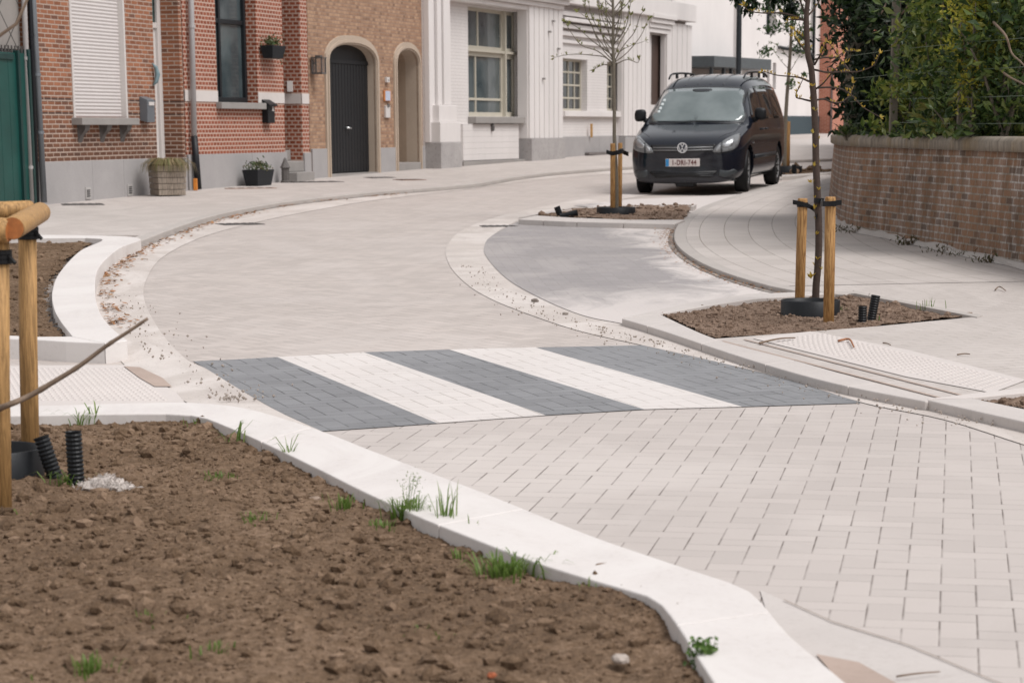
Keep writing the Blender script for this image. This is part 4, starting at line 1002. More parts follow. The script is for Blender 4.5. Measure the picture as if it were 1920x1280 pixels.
# entablature bands right of the pillar
for va, vb, yy in ((25, 33, -.16), (36, 43, -.22), (48, 56, -.14), (62, 70, -.08), (78, 84, -.05)):
    z1, z0 = bD.Z(1090, va, yy), bD.Z(1090, vb, yy); MB().box(f1+.3, q0, yy, -.002, z0, z1).build('string_course', m_white, bD.root, bevel=.006)
zz = bD.Z(1200, 30)
MB().box(f1+.3, e1, -.30, -.002, zz, zz+.45).build('cornice', m_white, bD.root, bevel=.01)
for k in range(4): MB().box(q1-.1, r0+.5-.1*k, -.32+.05*k, -.185, w3[3]+.12*(3-k)+.03, w3[3]+.12*(4-k)+.02).build('stepped_lintel', m_white, bD.root, bevel=.006)
# big window
a0, a1, az0, az1 = wD
tr = bD.Z(925, 98, .15); mid = bD.S(944, 120, .15)
framed(bD, a0, mid, tr+.03, az1, .22, m_cream, fw=.07, cols=(.42,), glass=m_glass_mid, bar=.05)
framed(bD, mid+.002, a1, tr+.03, az1, .22, m_cream, fw=.07, glass=m_glass_mid)
framed(bD, a0, mid, az0+.0, tr-.02, .22, m_cream, fw=.09, cols=(.36,), rows=(.27,), glass=m_glass_mid, bar=.05)
framed(bD, mid+.002, a1, az0, tr-.02, .22, m_cream, fw=.10, glass=m_glass_mid)
MB().box(a0, a1, .10, .24, tr-.02, tr+.03).build('transom', m_cream, bD.root)
MB().box(mid-.03, mid+.04, .09, .24, az0, az1).build('mullion', m_cream, bD.root)
MB().box(a0-.05, a1-.1, -.18, .2, az0-.14, az0-.005).build('window_sill', m_sill, bD.root, bevel=.008)
zp2 = bD.Z(910, 300)
MB().box(bD.S(852, 300)+.25, bD.S(965, 290), -.10, 0, zp2, az0-.15).build('low_panel', m_whitepanel, bD.root, bevel=.004)
MB().box(bD.S(848, 300)+.2, f0, -.18, .0, -.5, zp2-.01).build('step', m_sill, bD.root, bevel=.01)
# gridded windows
for (a, b_, z0, z1) in (w1, w2):
    framed(bD, a, b_, z0, z1, .20, m_cream, fw=.05, cols=(.25, .5, .75), rows=(.25, .5, .75), glass=m_glass_dark, bar=.04)
MB().box(w1[0]-.1, w2[1]+.1, -.10, .2, w1[2]-.13, w1[2]-.003).build('window_sill', m_white, bD.root, bevel=.006)
m_slat = Mat('brown_shutter', .6); spz = m_slat.n('ShaderNodeSeparateXYZ', {0: m_slat.obj()}).outputs[2]
m_slat.color(m_slat.mix(m_slat.map(m_slat.math('FRACT', m_slat.math('MULTIPLY', spz, 18.0)), .75, .9), (.075, .045, .035), (.03, .018, .015)))
MB().box(w3[0], w3[1], .06, .12, w3[2], w3[3]).build('shutter', m_slat.m, bD.root)
for q in (up1, up2): framed(bD, q[0], q[1], q[2], q[3], .16, m_white_pvc, glass=m_glass_mid, cols=(.5,))
roof(bD, 0, e1, TD, 7, m_roof)
for u, v in ((1030, 60), (1047, 92), (1019, 148), (1037, 40)):
    q = bD.P(u, v, -.30); MB().box(q[0]-.04, q[0]+.04, -.34, -.28, q[1]-.02, q[1]+.02).build('wall_hook', m_sill, bD.root)
q = bD.P(1106, 245, -.06); MB().box(-.03, .03, -.03, .03, -.16, .16).build('marker', plain('ochre_marker', A('c79a62'), .6), bevel=.005, label='small ochre marker post against the white house wall', cat='marker').location = bD.W(q[0], -.1, q[1])
q = bD.P(923, 236, -.12); o = MB().lathe((0, 0, 0), [(.001, -.12), (.04, -.1), (.045, 0), (.02, .04), (.001, .05)], 8).build('tap', m_dark_iron, label='small dark tap fitting under the grey sill of the white house', cat='tap'); o.location = bD.W(q[0], -.13, q[1])

# ------------------------------------------------------------------ buildings far down the street
Fa, Fb = G(1262, 259, SH), G(1553, 246.5, SH)
bF = Bld('white_building', 'plain white rendered building with flat dark porch and dark blue base', 'building', 0, 0, 0, 0, base=(Fa, Fb))
TF = 8
def fr(u0, v0, u1, v1): return bF.rect(u0, v0, u1, v1)
holes = [fr(1390, 112, 1425, 240), fr(1437, 0, 1455, 66), fr(1438, 117, 1443, 166), fr(1449, 118, 1455, 168), fr(1538, 120, 1541, 160), fr(1415, -60, 1420, 20)]
facade(bF, 0, bF.L, -.5, TF, [rectloop(*q) for q in holes], m_white, rdepth=.5)
MB().box(holes[0][0], holes[0][1], .48, .5, -.4, holes[0][3]).build('porch_wall', plain('pale_recess', A('aaa39e'), .8, .05), bF.root)
for q in holes[1:]: framed(bF, *q, .3, m_anthracite, fw=.03, glass=m_glass_dark)
q = fr(1466, 218, 1553, 252); m_blue = plain('dark_blue_base', A('33454d'), .6, .08)
MB().box(q[0], q[1]+.02, -.04, .0, -.5, q[3]).build('painted_base', m_blue, bF.root)
q = fr(1283, 110, 1375, 132)
MB().box(q[0]-.8, q[1], -1.4, -.002, q[3]-.35, q[3]).build('porch_roof', plain('porch_fascia', A('4b5154'), .5), bF.root, bevel=.01)
MB().box(q[0]-.8, q[1], -.05, -.003, .0, q[3]-.36).build('porch_recess_panel', plain('brown_porch', A('7c6f67'), .6), bF.root)  # flat brown panel stands in for the dark recess under the porch
for u in (1331, 1354, 1368): x = bF.S(u, 130, -1.2); MB().box(x-.05, x+.05, -1.3, -1.2, 0, q[3]-.36).build('porch_post', m_anthracite, bF.root)
MB().box(bF.S(1376, 60), bF.S(1379, 60), -.12, -.002, -.4, TF).build('wall_edge', m_white, bF.root)
roof(bF, 0, bF.L, TF, 8, m_roof)
x = bF.S(1526, 60, -.1); a = bF.W(x, -.1, 0)
hz_ = bF.Z(1526, 108, -.1); x2 = bF.S(1461, 90, -.1); z2 = bF.Z(1461, 89, -.1)
downpipe([bF.W(x, -.1, 7.5), bF.W(x, -.1, bF.Z(1526, 120, -.1))], .06, m_anthracite, 'thin dark downpipe on the far white building')
downpipe([bF.W(x-.08, -.1, bF.Z(1526, 122, -.1)), bF.W(x-.1, -.1, hz_+.1), bF.W(x-.45, -.1, z2-.12), bF.W(x2, -.1, z2)], .06, m_anthracite, 'dark bent pipe running sideways over the white wall')
Ra, Rb = G(1556, 247.5, SH), G(1640, 244, SH)
bR = Bld('brick_house', 'narrow strip of red brick house at the end of the street', 'house', 0, 0, 0, 0, base=(Ra, Ra+(Rb-Ra)*2))
m_brickR = brick('brick_far_red', C('9c5a45'), C('b97560'), C('b99583'), stain=.15)
hr = bR.rect(1557, 125, 1560.5, 246); hr2 = bR.rect(1563, 5, 1568, 62)
facade(bR, 0, bR.L, -.5, 7, [rectloop(*hr2)], m_brickR, rdepth=.2)
framed(bR, *hr2, .15, m_anthracite)
MB().box(hr[0], hr[1], -.02, 0, 0, hr[3]).build('door', plain('dark_brown_door', (.06, .03, .025), .6), bR.root)
roof(bR, 0, bR.L, 7, 8, m_roof)
# street lamp
LD = atY(1385, 100, 63); e = empty('street_lamp', (LD.x, 63, gz(63)+SH), label='slim black lamp post rising behind the van', cat='street lamp')
MB().lathe((0, 0, 0), [(.10, 0), (.10, .6), (.075, .65), (.065, 6.0), (.05, 6.2)], 14).build('pole', m_anthracite, e, smooth=True)
MB().box(-.9, .05, -.06, .06, 6.1, 6.22).build('lamp_head', m_anthracite, e, bevel=.02)

# ------------------------------------------------------------------ garden wall on the right
wp = [G(u, v, RH-.02) for u, v in [(2700, 690), (2200, 572), (1920, 509), (1750, 470), (1650, 448), (1600, 437)]]
wp += [G(1574, 425, RH-.02), G(1560, 410, RH-.02), G(1553, 392, RH-.02), G(1553, 372, RH-.02), G(1562, 352, RH-.02), G(1580, 338, RH-.02), G(1640, 322, RH-.02)]
wl = smooth([Vector((p.x, p.y, 0)) for p in wp], 6)
ZC, ZT = 1.312, 1.44
def wall_mesh(line, prof, name, mat, parent, kn=1):
    """prof: list of (offset into the garden, z or None for the street surface)"""
    arc = [0]
    for a, b_ in zip(line, line[1:]): arc.append(arc[-1]+(b_-a).length)
    n = len(line); vs = []; nr = []
    for i in range(n):
        t = line[min(i+1, n-1)]-line[max(i-1, 0)]; t.normalize(); nr.append(Vector((t.y, -t.x, 0)))
    rows = []
    for o, z in prof: rows.append([Vector((line[i].x+nr[i].x*o, line[i].y+nr[i].y*o, (gz(line[i].y)-.1) if z is None else z)) for i in range(n)])
    vs = [p for r in rows for p in r]; fs = []; uvs = []
    acc = [0]
    for r in range(len(rows)-1):
        acc.append(acc[-1]+.1)
        for i in range(n-1):
            idx = (r*n+i, r*n+i+1, (r+1)*n+i+1, (r+1)*n+i); fs.append(idx)
            for j in idx: k = j % n; uvs.append((arc[k], vs[j].z+ (prof[j//n][0] if r > 0 else 0)))
    me = bpy.data.meshes.new(name); me.from_pydata(vs, [], fs); l = me.uv_layers.new(); l.data.foreach_set('uv', [x for q in uvs for x in q])
    me.materials.append(mat); o = bpy.data.objects.new(name, me); COL.objects.link(o); o.parent = parent
    me.shade_smooth() if kn else None
    return o
# normals: into the garden is +x, i.e. right of travel away from the camera
gw = empty('garden_wall', (0, 0, 0), label='old curved brick garden wall with stained concrete coping', cat='wall')
sgn = 1
m_brickW = brick('brick_old_wall', C('4f3d31'), C('8c6a52'), C('8a7e70'), bw=.19, rh=.066, msize=.0085, dark=(.08, .06, .05), uv=True, stain=.6, white=(.50, .46, .43), varn=1.7)
wall_mesh(wl, [(0, None), (.07, ZC)], 'brickwork', m_brickW, gw)
mc = Mat('mossy_coping', .9, .2)
v = mc.uv(); s1_ = mc.noise(3, 7, .7, vec=mc.vmap(vec=v, scale=(4, 1, 1))); s2_ = mc.noise(1.2, 5, .7, vec=mc.vmap(vec=v, loc=(3, 1, 0), scale=(1, .5, 1)))
c = mc.mix(mc.map(s1_, .35, .7), A('7b7166'), A('b3a899')); c = mc.mix(mc.map(s2_, .5, .66, 0, .7), c, A('94794a')); c = mc.mix(mc.map(mc.noise(2.6, 6, .75, vec=mc.vmap(vec=v, scale=(5, 1, 1), loc=(9, 0, 0))), .62, .7, 0, .8), c, A('ddd5cd'))
spc = mc.n('ShaderNodeSeparateXYZ', {0: mc.obj()}).outputs[2]
mc.color(c); mc.bump(mc.noise(30, 5, .7), .6, .01)
wall_mesh(wl, [(.06, ZC-.0), (.02, ZC), (.018, ZC+.085), (.05, ZT-.01), (.10, ZT), (.42, ZT), (.44, ZC)], 'coping', mc.m, gw)
# sandy render showing at the wall's foot
wall_mesh(wl[:44], [(-.035, None), (-.03, None)], 'foot', m_gutter, gw)
me = bpy.data.objects['foot'].data
mb = MB(); foot = []
for i in range(0, 46):
    a = wl[i]; t = (wl[i+1]-wl[max(0, i-1)]).normalized(); nx = Vector((t.y, -t.x, 0)); foot.append((a, nx))
bpy.data.objects.remove(bpy.data.objects['foot'])
vs = []; hh_ = []
for i, (a, nx) in enumerate(foot):
    z = gz(a.y)+RH; h_ = .055+.05*mnoise.noise((i*.6, 3, 1)); w_ = .045+.04*mnoise.noise((i*.5, 8, 1))
    vs += [a-nx*w_+Vector((0, 0, z+.002)), a-nx*.012+Vector((0, 0, z+h_*.8)), a+nx*.02+Vector((0, 0, z+h_))]
fs = []
for i in range(len(foot)-1): x = 3*i; fs += [(x, x+3, x+4, x+1), (x+1, x+4, x+5, x+2)]
MB().add(vs, fs).build('foot_render', m_kerb_grey, gw)
# soil of the raised garden
gp = [p+Vector((0, 0, ZT-.06)) for p in wall_off(wl, .35)] if 'wall_off' in globals() else None
n = len(wl); inner = []
for i in range(n):
    t = wl[min(i+1, n-1)]-wl[max(i-1, 0)]; t.normalize(); inner.append(wl[i]+Vector((t.y, -t.x, 0))*.3+Vector((0, 0, ZT-.05)))
structure(MB().prism(inner+[Vector((20, inner[-1].y, ZT-.05)), Vector((20, inner[0].y, ZT-.05))], 1.5), 'garden_ground', m_soil)

# ------------------------------------------------------------------ garden plants
def leafmass(name, mat, n, gen, size, parent=None, elong=.42, up_bias=0):
    mb = MB()
    for _ in range(n):
        c, d = gen(); leaf(mb, c, size*rng.uniform(.55, 1.35), d, elong)
    return mb.build(name, mat, parent)
def W_in(u, off, z):
    """point in the garden seen at column u, off metres behind the wall line"""
    best = None
    for p in wl:
        uu = 960+0 if p.y <= 0 else PX+F*p.x/(p.y*math.cos(PITCH)+(CH-1.5)*math.sin(PITCH))
        if best is None or abs(uu-u) < best[0]: best = (abs(uu-u), p)
    p = best[1]; r = ray(u, 235); 
    q = Vector((0, 0, 0))+r*((p.y+off*1.4)/r.y); return Vector((q.x, q.y, z))
def bush(name, label, u, off, z0, z1, rx, ry, n, size, mat, cat='shrub', stems=6, group=None, elong=.42, clump=22, smat=None, lean=(0, 0)):
    base = W_in(u, off, ZT-.06); e = empty(name, base, label=label, cat=cat, group=group)
    h = z1-(ZT-.06); mb = MB(); rr = np.random.default_rng(int(u*7+z1*100))
    tips = []
    for k in range(stems):
        a = rr.uniform(0, 6.28); r_ = rr.uniform(.3, 1); tip = Vector((math.cos(a)*rx*r_+lean[0], math.sin(a)*ry*r_+lean[1], h*rr.uniform(.6, 1)))
        mb.tube([(0, 0, 0), tip*.5+Vector((0, 0, h*.1)), tip], [.018, .012, .005], 5)
    mb.build('stem', smat or m_bark2, e)
    cl = [Vector((lean[0]*t_+rr.normal(0, .42)*rx, lean[1]*t_+rr.normal(0, .42)*ry, z0-base.z+(z1-z0)*t_)) for t_ in rr.uniform(0, 1, clump)]
    mb = MB()
    for _ in range(n):
        c = cl[rr.integers(len(cl))]; v = Vector(rr.normal(0, 1, 3)); v.normalize(); v *= rr.uniform(0, 1)**.5*.26*max(.5, rx/.6)
        if (c+v).z < .05: v.z += .05-(c+v).z+rr.uniform(0, .10)
        d = v.normalized()+Vector((rr.normal(0, .5), rr.normal(0, .5)-.3, rr.normal(0, .4)+.2)); leaf(mb, c+v, size*rr.uniform(.5, 1.3), d, elong)
    mb.build('foliage', mat, e)
    return e
lm_dark = leaf_mat('yew_needles', [(.008, .018, .008), (.014, .03, .012), (.022, .045, .016)], .1, .5)
lm_laurel = leaf_mat('laurel_leaves', [(.05, .09, .02), (.14, .21, .045), (.28, .34, .07), (.48, .46, .12)], .3, .3)
lm_laurel2 = leaf_mat('laurel_leaves_dark', [(.016, .038, .010), (.05, .09, .024), (.12, .18, .045), (.22, .25, .07)], .25, .3)
lm_deep = leaf_mat('deep_green_leaves', [(.010, .026, .008), (.022, .045, .014), (.045, .08, .025)], .2, .35)
lm_yellow = leaf_mat('yellow_green_leaves', [(.34, .38, .05), (.52, .50, .07), (.66, .54, .09), (.20, .28, .05)], .35, .5)
lm_ochre = leaf_mat('large_pale_leaves', [(.20, .20, .05), (.28, .24, .07), (.13, .17, .05)], .3, .5)
# dense evergreen backdrop: one row of hedge plants
for i, (u, off, w_) in enumerate(((1655, 1.9, .42), (1690, 2.3, 1.0), (1765, 2.2, 1.0), (1840, 2.2, 1.0), (1915, 2.3, 1.0), (1990, 2.2, 1.0))):
    pos = ['leftmost dark hedge plant behind the garden wall', 'dark hedge plant behind the left concrete post', 'dark hedge plant between the two fence posts', 'dark hedge plant just right of the right fence post', 'dark hedge plant at the right edge of the picture', 'dark hedge plant past the right edge of the picture'][i]
    bush('hedge_plant', pos, u, off, 1.3, 4.2, w_, .7, 4600, .12, (lm_dark, lm_dark, lm_deep, lm_deep, lm_laurel2, lm_laurel2)[i], 'hedge', 5, 'dark evergreens behind the fence', clump=60)
spots = [('laurel bush low behind the wall right of the left post', 1700, .75, 1.35, 2.0, .35, .3, 700, .10, lm_laurel),
         ('tall laurel with pale leaves left of the right post', 1755, 1.0, 1.4, 2.75, .45, .35, 1500, .105, lm_laurel),
         ('laurel growing round the foot of the right post', 1805, .8, 1.35, 2.0, .4, .3, 700, .11, lm_laurel2),
         ('green laurel between yellow shrub and right edge', 1885, 1.0, 1.35, 2.5, .5, .35, 1100, .10, lm_laurel2),
         ('yellowing laurel above the left coping between post and trunk', 1720, .9, 1.5, 2.6, .25, .3, 500, .09, lm_laurel),
         ('laurel high up at the top right corner', 1880, 1.3, 2.0, 3.2, .6, .4, 1000, .10, lm_laurel)]
for lab, u, off, z0, z1, rx, ry, n_, sz, mt in spots: bush('laurel_bush', lab, u, off, z0, z1, rx, ry, n_, sz, mt, 'shrub', 6, 'laurels behind the wire fence')
bush('flowering_shrub', 'yellow green small-leaved shrub climbing beside the right fence post', 1822, .5, 1.7, 2.9, .27, .22, 3200, .055, lm_yellow, clump=46)
bush('young_laurel', 'seedling with a few large pale ochre leaves low behind the coping', 1790, .42, 1.5, 1.78, .55, .2, 40, .19, lm_ochre, clump=14, elong=.35)
bush('creeper', 'small dark creeper spilling over the left end of the coping', 1588, .1, 1.36, 1.5, .10, .15, 420, .045, lm_laurel2, 'plant', clump=10)
# dark conifer filling the left end, and its overhanging crown
tb = W_in(1604, 1.6, ZT-.06); e = empty('evergreen_tree', tb, label='dark evergreen tree with thick trunk at the left end of the garden wall', cat='tree')
MB().tube([(0, 0, -.3), (.02, 0, 1.2), (-.02, .1, 3.0), (.05, 0, 5)], [.16, .14, .12, .06], 10).tube([(0, 0, 1.6), (-.8, -.1, 1.70), (-1.5, -.2, 1.62)], [.05, .03, .012], 6).tube([(0, 0, 2.0), (-.9, .2, 2.3), (-1.7, .1, 2.2)], [.05, .03, .012], 6).build('trunk', m_bark2, e, smooth=True)
rr = np.random.default_rng(5); mb = MB()
cl = []
for _ in range(110):
    cl.append((Vector((rr.uniform(-.10, .50), rr.normal(0, .4), rr.uniform(.1, 3.2))), .14))
for _ in range(26):
    t_ = rr.uniform(0, 1)**1.3; cl.append((Vector((-.1-1.35*t_, rr.normal(0, .25), 1.36+rr.uniform(-.02, .7)+.12*t_)), .12))
for _ in range(8200):
    c, r_ = cl[rr.integers(len(cl))]; v = Vector(rr.normal(0, 1, 3)).normalized()*rr.uniform(.1, 1)*r_; v.x *= .9
    leaf(mb, c+v, .12*rr.uniform(.6, 1.3), v+Vector((0, -.3, -.2)), .38)
mb.build('crown', leaf_mat('evergreen_leaves', [(.010, .022, .008), (.02, .045, .014), (.035, .075, .022)], .2, .4), e)
# fence posts and wire
def post(u, off, w_, label):
    b_ = W_in(u, off, ZT-.1)
    o = MB().box(-w_/2, w_/2, -w_/2, w_/2, 0, 2.3).build('post', concrete('post_concrete', A('857c70'), dirt=A('4d4a3c'), var=.2, damt=.6), None, bevel=.01); o.location = b_; return o
fe = empty('wire_fence', (0, 0, 0), label='wire fence on two weathered concrete posts behind the garden wall', cat='fence')
p1_, p2_ = post(1675, .28, .085, ''), post(1800, .28, .06, '')
for o in (p1_, p2_): o.parent = fe
ends = [W_in(1592, .5, 0), p1_.location.copy(), p2_.location.copy(), W_in(1935, .6, 0)]
m_wire = plain('green_wire', A('70806f'), .5)
for z in (1.56, 1.80, 2.05, 2.3):
    MB().tube([Vector((p.x, p.y-.05, z+.01*math.sin(i*2))) for i, p in enumerate(ends)], .0035, 4).build('wire', m_wire, fe)
# climbing stems among the leaves
def stemline(label, pts, r, off, name='branch', mat=None):
    P = smooth([(lambda q: Vector((q.x, q.y, 0)))(W_in(u, off, 0))+Vector((0, 0, atY(u, v, W_in(u, off, 0).y).z)) for u, v in pts], 4)
    MB().tube(P, [r*(1-.6*i/len(P)) for i in range(len(P))], 6).build(name, mat or m_bark2, smooth=True, label=label, cat='branch')
stemline('bare forked branch rising across the left fence post', [(1672, 48), (1682, 30), (1695, 12), (1702, -25)], .012, .5, mat=m_twig)
stemline('bare brown twig between the tree trunk and the left post', [(1643, 62), (1640, 45), (1648, 25), (1656, 5), (1664, -20)], .013, .5, mat=m_twig)
stemline('pale bare twig with buds in the top right foliage', [(1856, 42), (1880, 68), (1892, 100), (1915, 122), (1940, 160)], .012, .4, mat=m_twig)
stemline('grey bare twig crossing the right edge foliage', [(1872, 132), (1890, 145), (1920, 160), (1960, 185)], .011, .45, mat=m_twig)
# weeds and crumbs at the wall foot
for u, v, n_, sz, lab in ((1715, 459, 60, .05, 'dry weed at the wall foot, the tallest one'), (1610, 437, 36, .04, 'brown weed at the wall foot near the corner'), (1583, 432, 30, .035, 'leftmost tiny weed at the wall foot'), (1765, 473, 22, .035, 'sparse weed between two others at the wall foot'), (1795, 480, 40, .03, 'low brown weed cushion at the wall foot'), (1864, 492, 44, .05, 'rightmost weed with grass blades at the wall foot')):
    p_ = G(u, v, RH); mb = MB()
    for _ in range(n_*2): leaf(mb, Vector((rng.normal(0, .10), rng.normal(0, .03), abs(rng.normal(0, .035))+.005)), sz*1.4*rng.uniform(.5, 1.2), Vector((rng.normal(0, .6), rng.normal(0, .6), 1)), .25)
    o = mb.build('weed', leaf_mat('dry_weed', [(.10, .07, .04), (.07, .09, .03), (.16, .09, .05)], .2), label=lab, cat='plant'); o.location = p_

# ------------------------------------------------------------------ unseen houses added right of the street, past the garden, for reflections
for i, (x_, y_, L_, lab) in enumerate(((11.5, 30.0, 12.0, 'unseen brown brick house beyond the garden, added for reflections'), (6.0, 43.5, 24.0, 'second unseen brown brick house further up the right side, added for reflections'))):
    bb = Bld('brick_house', lab, 'house', 0, 0, 0, 0, base=(Vector((x_+2.6*i, y_+L_, gz(y_))), Vector((x_, y_, gz(y_)))))
    hs_ = [(1.2+k*2.6, 2.4+k*2.6, z0, z0+1.7) for k in range(4+4*i) for z0 in (1.0, 4.2)]
    hs_ = [q for q in hs_ if q[3] < 3 or i == 0]; ht = 7.0 if i == 0 else 3.4
    facade(bb, 0, bb.L, -.5, ht, [rectloop(*q) for q in hs_], m_brickC if i else m_brickR, rdepth=.2)
    for q in hs_: framed(bb, *q, .15, m_white_pvc)
    roof(bb, 0, bb.L, ht, 8, m_roof)
# ------------------------------------------------------------------ young trees, stakes, ties
def stake(u0, v0, u1, v1, h, r, label, group=None, mat=None, Y=None):
    """from its foot at (u1,v1) on the soil to its top seen at (u0,v0)"""
    b_ = G(u1, v1, h); t = atY(u0, v0, b_.y)
    e = None; o = MB().tube([Vector((0, 0, -.25)), (t-b_)*.5, (t-b_)-Vector((0, 0, .012)), t-b_], [r, r, r, r*.9], 14).build('stake', mat or m_stake, smooth=False, label=label, cat='stake', group=group)
    for f in o.data.polygons: f.use_smooth = len(f.vertices) == 4
    o.location = b_; return b_, t
def strap(pts, label, w_=.022, th=.006, loops=()):
    """rubber tie: band of upright strip along pts, plus rings round the stakes"""
    mb = MB(); P = smooth(pts, 4)
    vs = []
    for i, p_ in enumerate(P):
        t = (P[min(i+1, len(P)-1)]-P[max(i-1, 0)]).normalized(); nx = Vector((-t.y, t.x, 0)).normalized()*th
        for a, b_ in ((-1, -1), (1, -1), (1, 1), (-1, 1)): vs.append(p_+nx*a+Vector((0, 0, w_*b_)))
    fs = []
    for i in range(len(P)-1):
        for k in range(4): fs.append((4*i+k, 4*i+(k+1) % 4, 4*i+4+(k+1) % 4, 4*i+4+k))
    fs += [(0, 1, 2, 3), tuple(4*(len(P)-1)+k for k in (3, 2, 1, 0))]
    mb.add(vs, fs)
    for c, r in loops:
        mb.lathe((c.x, c.y, c.z), [(r, -w_), (r+.006, -w_), (r+.006, w_), (r, w_)], 16)
    o = mb.build('tie_strap', m_rubber, smooth=False, label=label, cat='tree tie'); return o
def bud(mb, c, s, n=3, d=None):
    for k in range(n):
        v = Vector(rng.normal(0, 1, 3)).normalized(); dd = (Vector(d) if d is not None else Vector((0, 0, 1)))*1.3+v
        leaf(mb, c+dd.normalized()*s*.5, s*rng.uniform(.7, 1.2), dd, .35)
def tree_px(name, label, Yb, trunk, radii, branches, mbark, budmat, budsize, nbud, leafy=0, zig=0, trunkbuds=0):
    """trunk and branches given as measured outlines in the tree's own vertical plane, with depth sway added"""
    base = atY(*trunk[-1], Yb); e = empty(name, base, label=label, cat='tree')
    def pt(u, v, dy=0): return atY(u, v, Yb+dy)-base
    T = smooth([pt(u, v) for u, v in trunk], 5); n = len(T)
    rad = np.interp(np.linspace(0, 1, n), np.linspace(0, 1, len(radii)), radii)
    MB().tube(T, list(rad), 10).build('trunk', mbark, e, smooth=True)
    buds = MB()
    for br in branches:
        sway = rng.uniform(-.25, .25); m = len(br)
        P = smooth([pt(u, v, sway*(i/(m-1))) for i, (u, v) in enumerate(br)], 4)
        r0 = .0075*(1 if len(br) > 2 else .6); k = len(P)
        MB().tube(P, [r0*(1-.68*i/k) for i in range(k)], 6).build('branch', mbark, e, smooth=True)
        for _ in range(nbud):
            i = rng.integers(max(1, k//3), k); bud(buds, P[i]+Vector(rng.normal(0, .004, 3)), budsize*rng.uniform(.6, 1.1), 2)
        bud(buds, P[-1], budsize*1.3, 3, (P[-1]-P[-2]).normalized())
    for v in range(trunkbuds):
        i = rng.integers(4, n-2); bud(buds, T[i]+Vector((rng.choice([-1, 1])*rad[i], -rad[i]*.5, 0)), budsize, 2)
    buds.build('buds', budmat, e); return e
def ring(c, r, h, label, th=.006, sx=1.0):
    e = MB().lathe((0, 0, 0), [(r, -.06), (r, h), (r-th, h+.004), (r-2*th, h), (r-2*th, -.06)], 40, sx=sx).build('watering_ring', m_blackplastic, smooth=True, label=label, cat='watering ring'); e.location = c; return e
def corrugated(b_, d, L_, r, label):
    d = Vector(d).normalized(); P = []; rr_ = []; n = int(L_/.004)
    for i in range(n): P.append(d*(L_*i/n-.05)); rr_.append(r*(1.0 if (i//2) % 2 else .90))
    e = empty('drain_pipe', b_, label=label, cat='pipe')
    MB().tube(P, rr_, 16, cap=False).build('tube', m_blackplastic, e)
    q = d*(L_*(n-1)/n-.05-.03); MB().tube([q, q+d*.012], r*.85, 14).build('hollow', plain('hollow_black', (.004, .004, .004), .9), e)

# --- right hand tree
YR = G(1530, 580, .03).y
tr_ = [(1534, -420), (1526, -250), (1521, -100), (1516, -20), (1515, 0), (1512, 31), (1513, 69), (1515, 103), (1521, 128), (1524, 162), (1526, 188), (1529, 250), (1530, 306), (1533, 372), (1535, 420), (1535, 467), (1533, 505), (1530, 540), (1529, 590)]
brR = [[(1509, 40), (1497, 33), (1466, 25), (1430, 25), (1405, 21), (1395, 12)], [(1511, 38), (1490, 37), (1478, 37)], [(1517, 153), (1500, 146), (1485, 144), (1455, 141), (1431, 134)], [(1521, 190), (1505, 186), (1492, 180), (1505, 150)],
       [(1527, 131), (1552, 136), (1577, 135), (1600, 135), (1615, 133), (1639, 122), (1649, 101)], [(1530, 167), (1545, 155), (1568, 128), (1586, 118)], [(1533, 165), (1555, 164), (1577, 167), (1596, 178), (1618, 201), (1649, 219)],
       [(1530, 188), (1545, 186), (1560, 192), (1577, 192), (1592, 180), (1598, 168), (1601, 153)], [(1527, 122), (1540, 100), (1549, 79)], [(1577, 135), (1590, 130), (1574, 110), (1563, 92), (1555, 82)], [(1527, 112), (1545, 108), (1566, 108), (1585, 97), (1604, 96)],
       [(1515, 30), (1530, 12), (1545, -20), (1552, -70)], [(1512, 35), (1500, 0), (1490, -40), (1485, -90)], [(1514, 80), (1500, 66), (1488, 56)], [(1516, 100), (1500, 84), (1489, 68)], [(1519, -60), (1560, -110), (1590, -200)], [(1520, -90), (1480, -150), (1455, -230)], [(1524, -180), (1560, -250), (1570, -330)], [(1516, 10), (1500, -8), (1478, -25), (1440, -30)], [(1516, -5), (1540, -25), (1590, -45)]]
tree_px('young_tree', 'young bare tree with yellow buds between two stakes in the right bed', YR, tr_, [.008, .014, .019, .022, .024, .026, .026, .028], brR, m_bark, m_bud, .031, 13, trunkbuds=13)
MBx = [(1524, 162, -1), (1528, 208, -1), (1523, 250, -1), (1528, 278, 1), (1526, 312, -1), (1521, 343, -1), (1534, 357, 1), (1528, 391, -1), (1530, 440, -1), (1533, 487, 1), (1521, 522, -1)]
mb = MB()
bt = bpy.data.objects['young_tree']
for u, v, sgn_ in MBx:
    for k in range(2): bud(mb, atY(u, v, YR-.03)-bt.location, .036 if v < 500 else .05, 3)
mb.build('buds', m_bud, bt)
bL, tL = stake(1505, 372, 1499, 566, .04, .036, 'left wooden stake of the tree in the right bed', 'stakes of the right tree')
bR_, tR = stake(1557, 369, 1554, 602, .04, .036, 'right wooden stake with a dark split, beside the tree in the right bed', 'stakes of the right tree')
MB().add([Vector((-.004, -.0375, .0))+bR_, Vector((.006, -.0375, 0))+bR_, Vector((.010, -.0375, .62))+bR_, Vector((.006, -.0375, .62))+bR_], [(0, 1, 2, 3)]) 
tm = atY(1535, 392, YR)
zl1 = tL.z-.035; zl2 = tR.z-.035
strap([Vector((tL.x-.075, tL.y-.04, zl1+.01)), Vector((tL.x, tL.y-.045, zl1-.005)), Vector((tL.x+.08, tL.y-.045, zl1-.04)), Vector((tm.x-.02, tm.y-.05, zl1-.075))], 'black rubber strap from the left stake to the right hand tree', .016, .004, loops=[(Vector((tL.x, tL.y, zl1-.01)), .036)])
